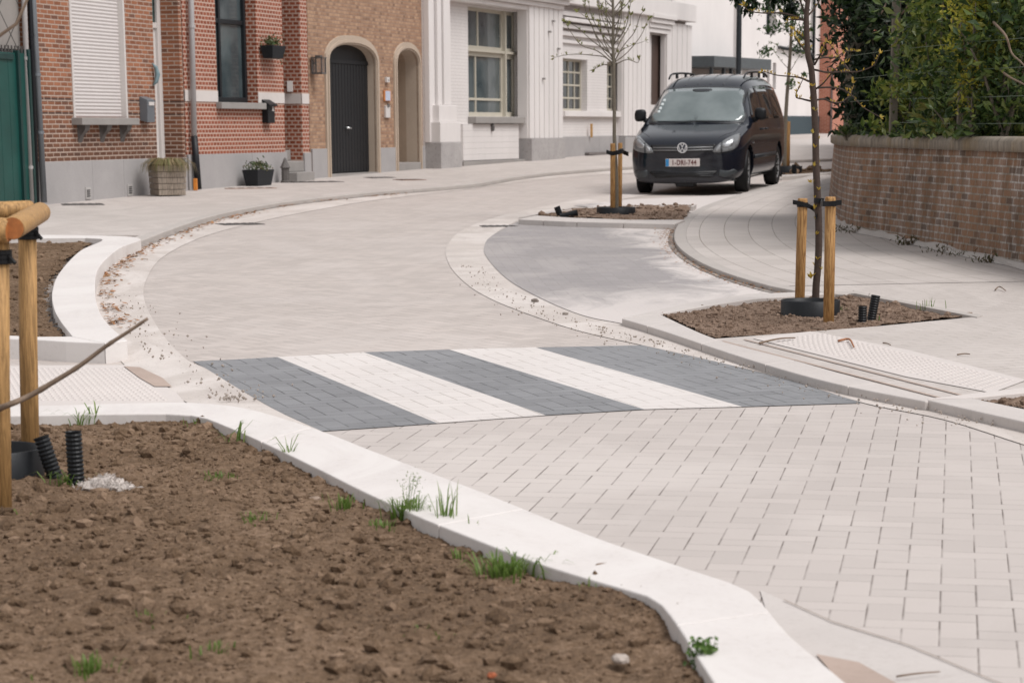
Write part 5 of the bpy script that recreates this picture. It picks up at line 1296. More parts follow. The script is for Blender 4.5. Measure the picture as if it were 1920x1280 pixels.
strap([Vector((tR.x+.07, tR.y-.05, zl2)), Vector((tR.x, tR.y-.046, zl2-.008)), Vector((tR.x-.06, tR.y-.03, zl2-.01)), Vector((tm.x+.015, tm.y-.035, zl2-.025)), Vector((tm.x-.03, tm.y+.03, zl2+.01))], 'black rubber strap from the right stake to the right hand tree', .016, .004, loops=[(Vector((tR.x, tR.y, zl2-.01)), .036), (Vector((tm.x, tm.y, zl2-.02)), .030)])
pc = G(1519, 590, .03); ring(pc, .205, .10, 'black plastic watering ring round the tree in the right bed')
corrugated(G(1617, 602, .04), (.0, 0, 1), .155, .030, 'short upright black drainage pipe in the right bed')
corrugated(G(1634, 598, .04), (.16, 0, 1), .215, .032, 'taller tilted black drainage pipe in the right bed')
# --- middle tree on the island
YM = G(1150, 402, .06).y
trM = [(1146, -330), (1148, -200), (1149, -120), (1150, -40), (1149, 0), (1150, 40), (1149, 80), (1151, 118), (1151, 160), (1152, 210), (1152, 260), (1154, 300), (1156, 350), (1156, 400)]
brM = []
r2 = np.random.default_rng(11)
ex = [[(1148, 122), (1135, 108), (1110, 104), (1080, 102), (1058, 104), (1040, 108)], [(1148, 124), (1132, 122), (1116, 129)], [(1149, 118), (1120, 96), (1090, 85), (1070, 60), (1060, 42)], [(1149, 114), (1128, 90), (1110, 50), (1098, 20), (1096, 5)],
      [(1149, 112), (1130, 70), (1124, 30), (1118, -10)], [(1151, 118), (1175, 100), (1200, 70), (1212, 45), (1216, 36)], [(1152, 122), (1176, 112), (1195, 118), (1198, 112)], [(1152, 115), (1170, 85), (1190, 60), (1200, 30), (1206, 22)], [(1151, 110), (1162, 80), (1180, 50), (1182, 30)],
      [(1150, 100), (1140, 50), (1136, 10), (1134, -30)], [(1150, 90), (1160, 40), (1166, 5), (1170, -30)], [(1150, 85), (1172, 55), (1180, 20), (1186, -20)], [(1152, 120), (1160, 100), (1178, 88), (1208, 78)], [(1149, 108), (1120, 70), (1105, 40), (1085, 22)], [(1149, 104), (1112, 78), (1080, 50), (1062, 44)]]
brM += ex
for _ in range(34):
    v0 = r2.uniform(-160, 112); sx = r2.choice([-1, 1]); L_ = r2.uniform(30, 75)*(1 if v0 > -40 else .7); x = 1150
    pts = [(x, v0)]
    for k in range(3): pts.append((pts[-1][0]+sx*L_/3*r2.uniform(.5, 1.1)*(1-.25*k), pts[-1][1]-L_/3*r2.uniform(.6, 1.5)*(1+.3*k)))
    brM.append(pts)
tree_px('young_tree', 'young budding tree with upswept twigs on the island left of the van', YM, trM, [.008, .012, .018, .020, .024, .026], brM, m_bark2, m_budgreen, .055, 6)
sa, ta = stake(1149, 269, 1149, 402, .07, .031, 'left stake of the tree on the island before the van', 'stakes of the island tree')
sb, tb_ = stake(1163, 268, 1162, 392, .07, .028, 'right stake of the tree on the island before the van', 'stakes of the island tree')
strap([ta+Vector((-.08, -.06, -.10)), ta+Vector((0, -.06, -.12)), ta+Vector((.12, -.06, -.09)), tb_+Vector((.0, -.06, -.10)), tb_+Vector((.10, -.02, -.14))], 'black strap knotted round the two stakes of the island tree', .025, .012)
ring(G(1155, 402, .06), .24, .085, 'flat black watering ring round the island tree')
corrugated(G(1050, 403, .07), (-.4, 0, 1), .16, .04, 'upright black drainage pipe on the island')
corrugated(G(1058, 405, .07), (1, -.1, .25), .22, .04, 'black drainage pipe lying on the island soil')
# --- far tree behind the van
YF = G(1478, 324, .06).y
trF = [(1498, -200), (1494, -100), (1490, -30), (1487, 20), (1484, 60), (1481, 110), (1478, 150), (1475, 190), (1472, 250), (1471, 322)]
brF = [[(1484, 70), (1470, 50), (1455, 40), (1440, 20)], [(1484, 80), (1500, 60), (1515, 45)], [(1480, 110), (1462, 90), (1445, 80), (1432, 95)], [(1478, 140), (1490, 120), (1500, 105), (1512, 100)], [(1479, 130), (1465, 115), (1450, 95)], [(1487, 30), (1500, 5), (1505, -30)], [(1488, 20), (1470, -5), (1460, -40)], [(1476, 160), (1484, 150), (1488, 156)], [(1490, -20), (1470, -60), (1460, -110)], [(1492, -60), (1520, -100), (1530, -150)]]
eF = tree_px('young_tree', 'slender tree with small green leaves behind the van', YF, trF, [.015, .025, .03, .035, .04], brF, m_bark2, m_grass, .07, 6)
mb = MB()
for (u, v, s_, n_) in ((1437, 97, 16, 70), (1495, 90, 22, 60), (1476, 50, 26, 120), (1500, 70, 14, 50), (1484, 158, 10, 40), (1445, 55, 20, 80), (1510, 60, 18, 60), (1475, 10, 30, 160), (1512, 92, 10, 40), (1440, 15, 22, 90), (1500, 20, 24, 110), (1508, 140, 8, 20), (1480, -60, 50, 300)):
    for _ in range(n_): leaf(mb, atY(u+rng.normal(0, s_*.45), v+rng.normal(0, s_*.35), YF+rng.normal(0, .3))-eF.location, .10*rng.uniform(.5, 1.2))
mb.build('foliage', leaf_mat('far_leaves', [(.02, .055, .015), (.04, .09, .025), (.07, .13, .04)], .3), eF)
stake(1470, 232, 1469, 322, .06, .05, 'left stake of the far tree, half hidden by the van', 'stakes of the far tree')
stake(1477, 228, 1476, 322, .06, .05, 'right stake of the far tree behind the van', 'stakes of the far tree')
ring(G(1476, 324, .06), .28, .12, 'black watering ring round the far tree behind the van')
corrugated(G(1489, 326, .06), (0, 0, 1), .22, .05, 'short black drainage pipe beside the far tree')
# --- left foreground tree guard
fe2 = empty('tree_guard', G(0, 958, .085), label='timber tree guard of round stakes joined by half logs at the left edge', cat='tree guard')
o_ = fe2.location
bA1 = G(0, 958, .085); tA1 = atY(-2, 452, bA1.y); bB1 = G(55, 872, .085); tB1 = atY(51, 418, bB1.y); bC1 = G(-120, 880, .085); tC1 = atY(-120, 425, bC1.y)
for a, t in ((bA1, tA1), (bB1, tB1), (bC1, tC1)):
    ob = MB().tube([a-o_-Vector((0, 0, .2)), (a+t)/2-o_, t-o_], .036, 16).build('stake', m_stake2, fe2)
    for f in ob.data.polygons: f.use_smooth = len(f.vertices) == 4
def rail(p0, p1, r, nm='rail'):
    d = (p1-p0).normalized(); 
    ob = MB().tube([p0-o_, p0+d*.008-o_, p1-d*.012-o_, p1-o_], [r*.93, r, r, r*.86], 16).build(nm, m_stake2, fe2)
    ob.data.materials.append(m_endgrain)
    for f in ob.data.polygons:
        f.use_smooth = len(f.vertices) == 4
        if len(f.vertices) > 4: f.material_index = 1
    return ob
zA = Vector((0, 0, .035))
rail(atY(24, 428, bA1.y-.06), atY(76, 398, bB1.y+.12), .040)
rail(atY(-150, 418, bA1.y-.0), atY(18, 433, bA1.y-.05), .043)
rail(atY(-130, 400, bC1.y), atY(62, 393, bB1.y+.06), .036)
for (c, dz) in ((tA1, -.07), (tB1, -.055)):
    mbt = MB()
    for k in range(3): z = dz+.016*k; mbt.lathe(tuple(c-o_+Vector((0, 0, z))), [(.037, -.009), (.043, -.007), (.043, .007), (.037, .009)], 16)
    mbt.tube([c-o_+Vector((.036, -.02, dz+.02)), c-o_+Vector((.06, -.03, dz-.005))], .008, 6).build('strap', m_rubber, fe2)
ring(G(-15, 893, .085), .20, .11, 'black watering ring half out of frame at the left edge')
# the guarded tree stands just outside the frame; one bare branch reaches in
tb3 = G(-75, 900, .085); e = empty('young_tree', tb3, label='bare tree just outside the left edge sending one long twig into view', cat='tree')
MB().tube([(0, 0, -.05), (.01, .0, .6), (-.01, .01, 1.3), (.0, 0, 2.2), (.02, 0, 3.2)], [.026, .023, .02, .015, .008], 10).build('trunk', m_bark, e, smooth=True)
Yt = 8.1
bp_ = [Vector((0, 0, .42)), atY(-40, 780, 8.7)-tb3, atY(0, 765, Yt)-tb3, atY(55, 742, Yt)-tb3, atY(110, 710, Yt)-tb3, atY(150, 685, Yt)-tb3, atY(200, 648, Yt)-tb3, atY(240, 622, Yt)-tb3, atY(277, 597, Yt)-tb3]
bs = smooth(bp_, 5); MB().tube(bs, [(.0125*(1-.60*i/len(bs)))*(1.15 if i % 7 == 3 else 1) for i in range(len(bs))], 8).build('branch', m_twig, e, smooth=True)
for k in range(7):
    a = k*.9; z = 1.5+.22*k; MB().tube([(0, 0, z), (math.cos(a)*.3, math.sin(a)*.3, z+.2), (math.cos(a)*.5, math.sin(a)*.5, z+.6)], [.008, .006, .003], 6).build('branch', m_twig, e, smooth=True)
corrugated(G(107, 905, .075), (-.30, 0, 1), .24, .031, 'ribbed black drainage pipe leaning left in the near bed')
corrugated(G(144, 915, .075), (-.02, 0, 1), .27, .032, 'ribbed black drainage pipe standing upright in the near bed')
mb = MB(); fc = G(197, 917, .085)
for _ in range(1500):
    a = rng.uniform(0, 6.28); r_ = abs(rng.normal(0, .032)); c = Vector((math.cos(a)*r_*1.4, math.sin(a)*r_, 0)); hgt = max(.004, .05*(1-r_/.12))
    d = Vector(rng.normal(0, 1, 3)); d.z *= .4; d.normalize(); w_ = d.orthogonal().normalized()*.0006
    z = Vector((0, 0, rng.uniform(0, hgt))); l = rng.uniform(.008, .03); q = d*l+Vector((0, 0, rng.uniform(-.01, .015))); mb.add([c+z-w_, c+z+w_, c+z+q*.6+w_+Vector((0, 0, .006)), c+z+q], [(0, 1, 2, 3)])
bm_ = bmesh.new(); bmesh.ops.create_icosphere(bm_, subdivisions=3, radius=1)
vv_ = [(v.co.x*.095*(1+.4*mnoise.noise(v.co*2)), v.co.y*.05*(1+.4*mnoise.noise(v.co*2.3)), max(-.2, v.co.z)*.042*(1+.7*mnoise.noise(v.co*3))) for v in bm_.verts]; mb.add(vv_, [tuple(v.index for v in f.verts) for f in bm_.faces]); bm_.free()
o = mb.build('fleece', m_wool, label='small tuft of white fleece lying on the soil by the ribbed pipes', cat='fleece'); o.location = fc

# ------------------------------------------------------------------ grass tufts and seedlings
def tuft(u, v, h, n, L_, spread, label, lean=.5, mat=None, wd=.0035, seed=False):
    n = int(n*1.5) if n > 12 else n; L_ *= .88; wd *= .75
    b_ = G(u, v, h); mb = MB()
    for _ in range(n):
        a = rng.uniform(0, 6.28); r_ = abs(rng.normal(0, spread)); c = Vector((math.cos(a)*r_, math.sin(a)*r_, -.01)); l = L_*rng.uniform(.45, 1.1)
        a2 = a+rng.normal(0, 1.0); d = Vector((math.cos(a2), math.sin(a2), 0)); k = rng.uniform(.1, 1.5)*lean
        wv = d.cross(Vector((0, 0, 1)))*wd*rng.uniform(.7, 1.3)
        P = [c, c+d*l*.15*k+Vector((0, 0, l*.4)), c+d*l*.5*k+Vector((0, 0, l*.78)), c+d*l*(.95*k)+Vector((0, 0, l*(1-.35*k)))]
        mb.add([P[0]-wv, P[0]+wv, P[1]-wv, P[1]+wv, P[2]-wv*.7, P[2]+wv*.7, P[3]], [(0, 1, 3, 2), (2, 3, 5, 4), (4, 5, 6)])
    if seed:
        for k in range(5):
            t = Vector((rng.normal(0, .04), rng.normal(0, .03), L_*1.25+rng.normal(0, .02))); mb.tube([(t.x*.2, 0, 0), t*.6, t], .0012, 4)
            for j in range(14): leaf(mb, t+Vector((rng.normal(0, .012), rng.normal(0, .01), rng.uniform(-.05, .02))), .010)
    o = mb.build('grass_tuft', mat or m_grass, label=label, cat='grass'); o.location = b_
SO = .085
tuft(150, 793, SO, 14, .10, .06, 'thin grass tuft at the far edge of the near bed, left of the tall blade', 1.0)
tuft(178, 790, SO, 6, .13, .015, 'lone tall grass blade arching at the far edge of the near bed', .6, wd=.0045)
tuft(367, 800, SO, 10, .08, .03, 'small grass tuft at the bend of the near kerb')
tuft(440, 832, SO, 9, .14, .04, 'sprawling blades beside the kerb, the first past the bend', 1.0, wd=.005)
tuft(541, 862, SO, 12, .15, .012, 'grass tuft with one long arching blade against the kerb', .7, wd=.004)
tuft(648, 948, SO, 34, .07, .04, 'short bright grass tuft left of the biggest tuft by the kerb')
tuft(764, 972, SO, 95, .115, .04, 'dense green grass tuft with seed heads by the kerb', .8, seed=True)
tuft(836, 985, SO, 18, .19, .03, 'tall thin grass blades overlapping the white kerb', .45, wd=.003)
tuft(888, 1000, SO, 3, .09, .01, 'single short blade beside the kerb right of the tall grass', .3)
tuft(952, 1074, SO, 110, .095, .065, 'wide green grass tuft lowest along the kerb edge', .9)
tuft(406, 895, SO, 26, .05, .05, 'small grass tuft in the middle of the near bed')
tuft(480, 980, SO, 30, .07, .03, 'grey green grass tuft in open soil', .6)
tuft(720, 985, SO, 22, .04, .04, 'flat grass patch left of the dense tuft')
tuft(862, 1040, SO, 8, .06, .015, 'tiny tuft above the wide tuft', .5)
tuft(1104, 1112, SO, 6, .07, .015, 'pale tiny tuft near the kerb corner', .5)
tuft(398, 1222, SO, 22, .05, .05, 'faint tuft in the lower middle of the near bed')
tuft(165, 1255, SO, 34, .06, .05, 'grass patch at the lower left of the near bed')
tuft(315, 1108, SO, 16, .035, .04, 'flat green patch in the left soil')
tuft(277, 1160, SO, 16, .04, .04, 'pale small grass in the left soil')
tuft(132, 910, SO, 30, .09, .04, 'grass growing round the two ribbed pipes', .9)
tuft(45, 965, SO, 10, .05, .05, 'low weeds by the foot of the nearest stake', 1)
tuft(800, 1182, SO, 18, .035, .05, 'flat bright blades in the lower right soil')
tuft(1565, 578, .04, 30, .045, .08, 'moss green grass behind the ring of the right tree', mat=leaf_mat('moss_grass', [(.07, .10, .03), (.11, .15, .05)], .2))
tuft(1745, 578, .04, 12, .10, .05, 'thin dry grass at the back kerb of the right bed')
tuft(1640, 598, .04, 12, .05, .03, 'green blades round the tilted pipe in the right bed')
mb = MB()
for _ in range(240):
    t_ = rng.uniform(0, 1); leaf(mb, Vector((rng.normal(0, .018)+.012*math.sin(t_*20), rng.normal(0, .018), t_*.08)), .017, wid=.6)
o = mb.build('seedling', leaf_mat('seedling_leaves', [(.05, .11, .02), (.09, .18, .03), (.14, .22, .05)], .3), label='small leafy green plant against the kerb at the bottom edge', cat='plant'); o.location = G(1318, 1255, SO-.01)
# ------------------------------------------------------------------ the parked van
m_paint = Mat('dark_van_paint', .1, .6); m_paint.color((.006, .008, .014))
pn = m_paint.noise(2.5, 5, .6); m_paint.set(Roughness=m_paint.map(pn, .3, .7, .06, .16))
m_trimv = plain('bumper_plastic', (.022, .024, .028), .5, .1)
m_vglass = Mat('windscreen_glass', .04, .6); m_vglass.color(m_vglass.mix(m_vglass.map(m_vglass.noise(1.6, 3), .35, .65), (.10, .125, .125), (.17, .20, .20))); m_vglass.set(Coat_Weight=.6)  # pale grey-green base colour stands in for sky reflection and the interior
m_tint = Mat('tinted_glass', .03, .6).color((.012, .013, .014)).m
m_chrome = plain('chrome', (.75, .76, .78), .18, .03, metal=1)
m_lens = Mat('headlight_glass', .08, .6).color((.16, .165, .17)).m
m_reflector = plain('reflector', (.35, .36, .37), .35, .3, 30, metal=.6)
VL = 4.80
# half sections, front to rear: x, [(y, z) x 9] from bottom centre to roof centre
def sect(x, w, zb, zm, wb, zs, wu, zu, wr, zr, zt):
    return x, [(0, zb), (w*.80, zb), (w*.97, zb+.07), (w, zm), (wb, zs), (wu, zu), (wr, zr), (wr*.55, zt-.012*(zt > 1.4)), (0, zt)]
ST = [sect(.015, .52, .20, .42, .50, .52, .48, .60, .44, .635, .645),
      sect(.035, .68, .17, .42, .66, .55, .63, .64, .56, .69, .705),
      sect(.09, .78, .16, .44, .78, .58, .74, .68, .64, .745, .765),
      sect(.20, .845, .17, .46, .845, .62, .80, .73, .68, .80, .825),
      sect(.42, .875, .17, .50, .872, .70, .825, .81, .70, .885, .905),
      sect(.70, .890, .17, .52, .885, .80, .835, .90, .72, .965, .99),
      sect(.98, .895, .17, .52, .888, .90, .83, 1.00, .735, 1.05, 1.075),
      sect(1.06, .895, .17, .52, .888, .93, .825, 1.03, .735, 1.085, 1.12),
      sect(1.40, .895, .17, .52, .888, 1.02, .81, 1.17, .71, 1.315, 1.36),
      sect(1.70, .895, .17, .52, .888, 1.05, .79, 1.28, .675, 1.50, 1.565),
      sect(1.84, .895, .17, .52, .888, 1.06, .78, 1.32, .66, 1.575, 1.635),
      sect(2.10, .895, .17, .52, .888, 1.06, .785, 1.40, .66, 1.68, 1.735),
      sect(2.60, .895, .17, .52, .888, 1.06, .79, 1.46, .665, 1.745, 1.80),
      sect(3.40, .895, .17, .52, .888, 1.06, .79, 1.47, .665, 1.755, 1.815),
      sect(4.10, .895, .19, .53, .888, 1.06, .785, 1.46, .66, 1.745, 1.80),
      sect(4.55, .885, .22, .54, .875, 1.06, .765, 1.43, .64, 1.70, 1.755),
      sect(4.72, .86, .24, .54, .85, 1.05, .745, 1.38, .62, 1.62, 1.68),
      sect(4.80, .80, .28, .54, .79, 1.02, .70, 1.30, .58, 1.50, 1.55)]
DZ = [.055, .06, .05, .045, .02, -.005, -.035, -.05]
for k_, dz_ in enumerate(DZ):
    x_, h_ = ST[k_]; w_ = h_[4][0]; h_ = h_[:5]+[(y, z+dz_) for y, z in h_[5:]]
    h_[5] = (w_*.968, h_[5][1]+.025); h_[6] = (w_*.87, h_[6][1]+.012); ST[k_] = (x_, h_)
vs = []; nh = 9; ring_n = 16
for x, h in ST:
    r_ = [(y, z) for y, z in h]+[(-y, z) for y, z in h[-2:0:-1]]
    # front bows back towards the sides
    for y, z in r_:
        bow = .10*(abs(y)/.89)**2.4*(1 if x < .3 else .6 if x < .8 else (.9 if 1.0 < x < 1.95 and z > 1.0 else 0))
        vs.append((x+bow, y, z))
fs = []
for i in range(len(ST)-1):
    for k in range(ring_n):
        a, b_ = i*ring_n+k, i*ring_n+(k+1) % ring_n; fs.append((a, a+ring_n, b_+ring_n, b_))
fs.append(tuple(range(ring_n))); fs.append(tuple((len(ST)-1)*ring_n+k for k in range(ring_n))[::-1])
vanloc = Vector((0, 0, 0)); vrz = 0
FLc = G(1210, 361.5, 0); VANG = R(13.4)      # image-left front tyre contact, yaw away from the view axis
van = empty('van', (0, 0, 0), label='dark blue-black compact van parked facing the camera beyond the island', cat='van')
WB0, WB1, TR, WR = .90, 3.88, .765, .325
body = MB().add(vs, fs).build('body', m_paint.m, van, smooth=True)
bm = bmesh.new(); bm.from_mesh(body.data); bmesh.ops.recalc_face_normals(bm, faces=bm.faces)
cl = bm.edges.layers.float.get('crease_edge') or bm.edges.layers.float.new('crease_edge')
bm.verts.ensure_lookup_table(); bm.edges.ensure_lookup_table()
for e_ in bm.edges:
    a, b_ = e_.verts; ia, ka = divmod(a.index, ring_n); ib, kb = divmod(b_.index, ring_n)
    if ia == ib and ia == 7: 
        if all(min(k, ring_n-k) >= 5 for k in (ka, kb)): e_[cl] = .9
    if ia != ib and ka == kb and min(ka, ring_n-ka) == 4: e_[cl] = .35
bm.to_mesh(body.data); bm.free()
sm = body.modifiers.new('s', 'SUBSURF'); sm.levels = 2; sm.render_levels = 2
cut = MB()
for x in (WB0, WB1):
    for sy in (-1, 1): cut.tube([(x, sy*.60, WR+.01), (x, sy*1.1, WR+.01)], .385, 40)
cutter = cut.build('cutter', None); dg = bpy.context.evaluated_depsgraph_get()
me0 = bpy.data.meshes.new_from_object(body.evaluated_get(dg)); body.modifiers.clear(); body.data = me0
bo = body.modifiers.new('b', 'BOOLEAN'); bo.operation = 'DIFFERENCE'; bo.object = cutter; bo.solver = 'EXACT'
bpy.context.view_layer.update(); dg = bpy.context.evaluated_depsgraph_get()
tree = BVHTree.FromPolygons([v.co for v in me0.vertices], [p.vertices for p in me0.polygons])
me1 = bpy.data.meshes.new_from_object(body.evaluated_get(dg)); body.modifiers.clear(); body.data = me1; me1.name = 'body'
me1.materials.clear(); me1.materials.append(m_paint.m)
bpy.data.objects.remove(cutter)
for p_ in me1.polygons: p_.use_smooth = True
es = body.modifiers.new('edge', 'EDGE_SPLIT'); es.split_angle = R(50)
def patch(name, outline, axis, mat, parent=None, off=.004, n=9, sgn_=1, thick=None, smooth_=True):
    """a panel that follows the bodywork: outline in front view (y,z) or side view (x,z), dropped on to the body"""
    P = smooth([Vector((a, b_, 0)) for a, b_ in outline], 3, closed=True) if smooth_ else [Vector((a, b_, 0)) for a, b_ in outline]
    us = [p_.x for p_ in P]; ws = [p_.y for p_ in P]; u0, u1, w0, w1 = min(us), max(us), min(ws), max(ws)
    poly = np.array([(p_.x, p_.y) for p_ in P]); pts2 = [Vector((p_.x, p_.y)) for p_ in P]; nb = len(pts2)
    st = max((u1-u0), (w1-w0))/n
    gx, gy = np.meshgrid(np.arange(u0+st/2, u1, st), np.arange(w0+st/2, w1, st)); I = inside(gx, gy, poly)
    for a, b_ in zip(gx[I], gy[I]):
        if min((Vector((a, b_))-q).length for q in pts2) > st*.35: pts2.append(Vector((a, b_)))
    from mathutils.geometry import delaunay_2d_cdt
    v2, _, f2, _, _, _ = delaunay_2d_cdt(pts2, [(i, (i+1) % nb) for i in range(nb)], [], 1, 1e-5)
    out = []
    for q in v2:
        if axis == 'x': o_, d_ = Vector((-2, q.x, q.y)), Vector((1, 0, 0))
        elif axis == 'y': o_, d_ = Vector((q.x, sgn_*3, q.y)), Vector((0, -sgn_, 0))
        hit = tree.ray_cast(o_, d_)
        if hit[0] is None:
            nr_ = tree.find_nearest(Vector((.1, q.x, q.y)) if axis == 'x' else Vector((q.x, sgn_*.8, q.y))); loc, nn = nr_[0], nr_[1]
        else: loc, nn = hit[0], hit[1]
        if nn.dot(d_) > 0: nn = -nn
        out.append(loc+nn*off)
    ob = MB().add(out, [tuple(f) for f in f2]).build(name, mat, parent or van, smooth=True)
    bm_ = bmesh.new(); bm_.from_mesh(ob.data)
    for f in bm_.faces:
        c_ = f.calc_center_median(); dd = Vector((-1, 0, 0)) if axis == 'x' else Vector((0, sgn_, 0))
        if f.normal.dot(dd) < 0: f.normal_flip()
    bm_.to_mesh(ob.data); bm_.free()
    so = ob.modifiers.new('t', 'SOLIDIFY'); so.thickness = thick or max(.003, off*.8); so.offset = -1
    return ob
def mirror(pts): return [(-a, b_) for a, b_ in pts]
# windscreen with its black border
patch('windscreen_seal', [(-.745, 1.045), (0, 1.065), (.745, 1.045), (.70, 1.33), (.655, 1.565), (.4, 1.60), (0, 1.61), (-.4, 1.60), (-.655, 1.565), (-.70, 1.33)], 'x', m_trimv, off=.003, n=16)
wsn = patch('windscreen', [(-.70, 1.075), (0, 1.085), (.70, 1.075), (.665, 1.33), (.625, 1.53), (.4, 1.57), (0, 1.58), (-.4, 1.57), (-.625, 1.53), (-.665, 1.33)], 'x', m_vglass.m, off=.008, n=18)
patch('mirror_mount', [(-.14, 1.56), (.14, 1.56), (.10, 1.52), (-.10, 1.52)], 'x', m_trimv, wsn, off=.011)
for k, z in enumerate((1.38, 1.32, 1.26, 1.21)):
    patch('sticker', [(.605+.015*k, z), (.555+.015*k, z), (.56+.015*k, z+.035), (.60+.015*k, z+.035)], 'x', plain('sticker_pale', (.55, .6, .6), .4), wsn, off=.0105, n=3, smooth_=False)
# wipers
for y0, y1 in ((-.55, -.02), (.02, .60)):
    P = []
    for i in range(7):
        y = y0+(y1-y0)*i/6; h_ = tree.ray_cast(Vector((-2, y, 1.06+.012*i/6)), Vector((1, 0, 0))); P.append(h_[0]+Vector((-.02, 0, .01)))
    MB().tube(P, .009, 6).build('wiper', m_trimv, van)
# roof seams
for y in (-.30, -.10, .10, .30):
    P = []
    for i in range(8):
        x = 1.86+.3*i; h_ = tree.ray_cast(Vector((x, y*(1+.1*i/8), 3)), Vector((0, 0, -1))); P.append(h_[0]+Vector((0, 0, .003)))
    MB().tube(P, .006, 5).build('roof_rib', m_paint.m, van, smooth=True)
# headlights: swept back almond shapes
HL = [(.455, .635), (.60, .63), (.74, .66), (.80, .72), (.812, .82), (.79, .885), (.74, .875), (.62, .80), (.52, .725)]
for sg, pts in ((1, HL), (-1, mirror(HL))):
    bez = patch('headlight', pts, 'x', m_lens, off=.012, n=9)
    cx_ = sg*.66; q = tree.ray_cast(Vector((-2, cx_, .745)), Vector((1, 0, 0)))[0]
    patch('reflector', [(sg*.62, .70), (sg*.70, .71), (sg*.745, .76), (sg*.73, .82), (sg*.66, .79), (sg*.60, .74)], 'x', m_reflector, bez, off=.017, n=5)
    patch('reflector', [(sg*.50, .655), (sg*.55, .65), (sg*.57, .69), (sg*.56, .73), (sg*.52, .70)], 'x', m_reflector, bez, off=.017, n=4)
    patch('divider', [(sg*.575, .63), (sg*.595, .63), (sg*.60, .775), (sg*.58, .77)], 'x', m_trimv, bez, off=.018, n=4, smooth_=False)
# upper grille: black band with chrome-thin slats, and the round badge
m_slatv = plain('slat_grey', (.20, .205, .21), .3, .05)
gr_ = patch('grille', [(-.46, .645), (0, .635), (.46, .645), (.50, .725), (.49, .745), (0, .735), (-.49, .745), (-.50, .725)], 'x', plain('grille_black', (.006, .006, .007), .5), off=.006, n=14, smooth_=False)
for z in (.668, .706):
    patch('grille_bar', [(-.46, z-.009), (0, z-.015), (.46, z-.009), (.46, z+.007), (0, z+.001), (-.46, z+.007)], 'x', m_slatv, gr_, off=.013, n=16, smooth_=False)
bc = tree.ray_cast(Vector((-2, 0, .70)), Vector((1, 0, 0)))[0]+Vector((-.028, 0, 0))
def strokes(mb, segs, w_, x0, x1, cy, cz, s):
    for (a, b_), (c_, d_) in segs:
        p0, p1 = Vector((0, a, b_))*s, Vector((0, c_, d_))*s; t = (p1-p0).normalized(); nn = Vector((0, -t.z, t.y))*w_*s
        q = [p0-nn, p0+nn, p1+nn, p1-nn]; o_ = Vector((0, cy, cz))
        mb.add([o_+k+Vector((x0, 0, 0)) for k in q]+[o_+k+Vector((x1, 0, 0)) for k in q], [(0, 1, 2, 3), (7, 6, 5, 4), (0, 4, 5, 1), (1, 5, 6, 2), (2, 6, 7, 3), (3, 7, 4, 0)])
bd = MB(); nb_ = 28
def disc(mb, r, x0, x1, c): mb.tube([c+Vector((x0, 0, 0)), c+Vector((x1, 0, 0))], r, nb_)
disc(bd, .075, .0, .03, bc); badge = bd.build('badge', plain('badge_ground', (.03, .035, .05), .3), van)
mb = MB(); vs_ = []
for k in range(nb_):
    a = 2*math.pi*k/nb_
    for r in (.063, .078): vs_.append(bc+Vector((-.008, math.cos(a)*r, math.sin(a)*r)))
mb.add(vs_, [(2*k, 2*k+1, (2*k+3) % (2*nb_), (2*k+2) % (2*nb_)) for k in range(nb_)])
# monogram: a V over a W. y axis mirrored so that it reads from the front
strokes(mb, [((-.34, .86), (0, .12)), ((0, .12), (.34, .86)), ((-.86, .42), (-.42, -.82)), ((-.42, -.82), (0, -.02)), ((0, -.02), (.42, -.82)), ((.42, -.82), (.86, .42))], .085, -.010, -.004, bc.y, bc.z, .068)
mb.build('emblem', m_chrome, badge)
# number plate
pz = .48; pc_ = tree.ray_cast(Vector((-2, 0, pz)), Vector((1, 0, 0)))[0]
plate = MB().box(pc_.x-.034, pc_.x-.002, -.262, .262, pz-.058, pz+.058).build('number_plate', plain('plate_white', (.62, .56, .53), .4, .04), van, bevel=.004)
MB().box(pc_.x-.0365, pc_.x-.033, 0.208, .258, pz-.054, pz+.054).build('blue_strip', plain('plate_blue', (.02, .22, .48), .4), plate)
def text_mesh(txt, size, mat, parent, loc, rot, name, align='CENTER', ext=.002):
    cu = bpy.data.curves.new('txt', 'FONT'); cu.body = txt; cu.size = size; cu.space_character = 1.12; cu.align_x = align; cu.align_y = 'CENTER'; cu.extrude = ext; cu.offset = size*.02
    t = bpy.data.objects.new('txt', cu); COL.objects.link(t); bpy.context.view_layer.update()
    me = bpy.data.meshes.new_from_object(t.evaluated_get(bpy.context.evaluated_depsgraph_get())); bpy.data.objects.remove(t)
    o = bpy.data.objects.new(name, me); COL.objects.link(o); me.materials.clear(); me.materials.append(mat); o.parent = parent; o.location = loc; o.rotation_euler = rot; me.name = name; return o
tx = text_mesh('1-DRI-744', .106, plain('plate_red', (.10, .015, .012), .5), plate, (pc_.x-.036, -.024, pz-.002), (math.pi/2, 0, -math.pi/2), 'plate_lettering')
tx.scale = (.76, 1, 1)
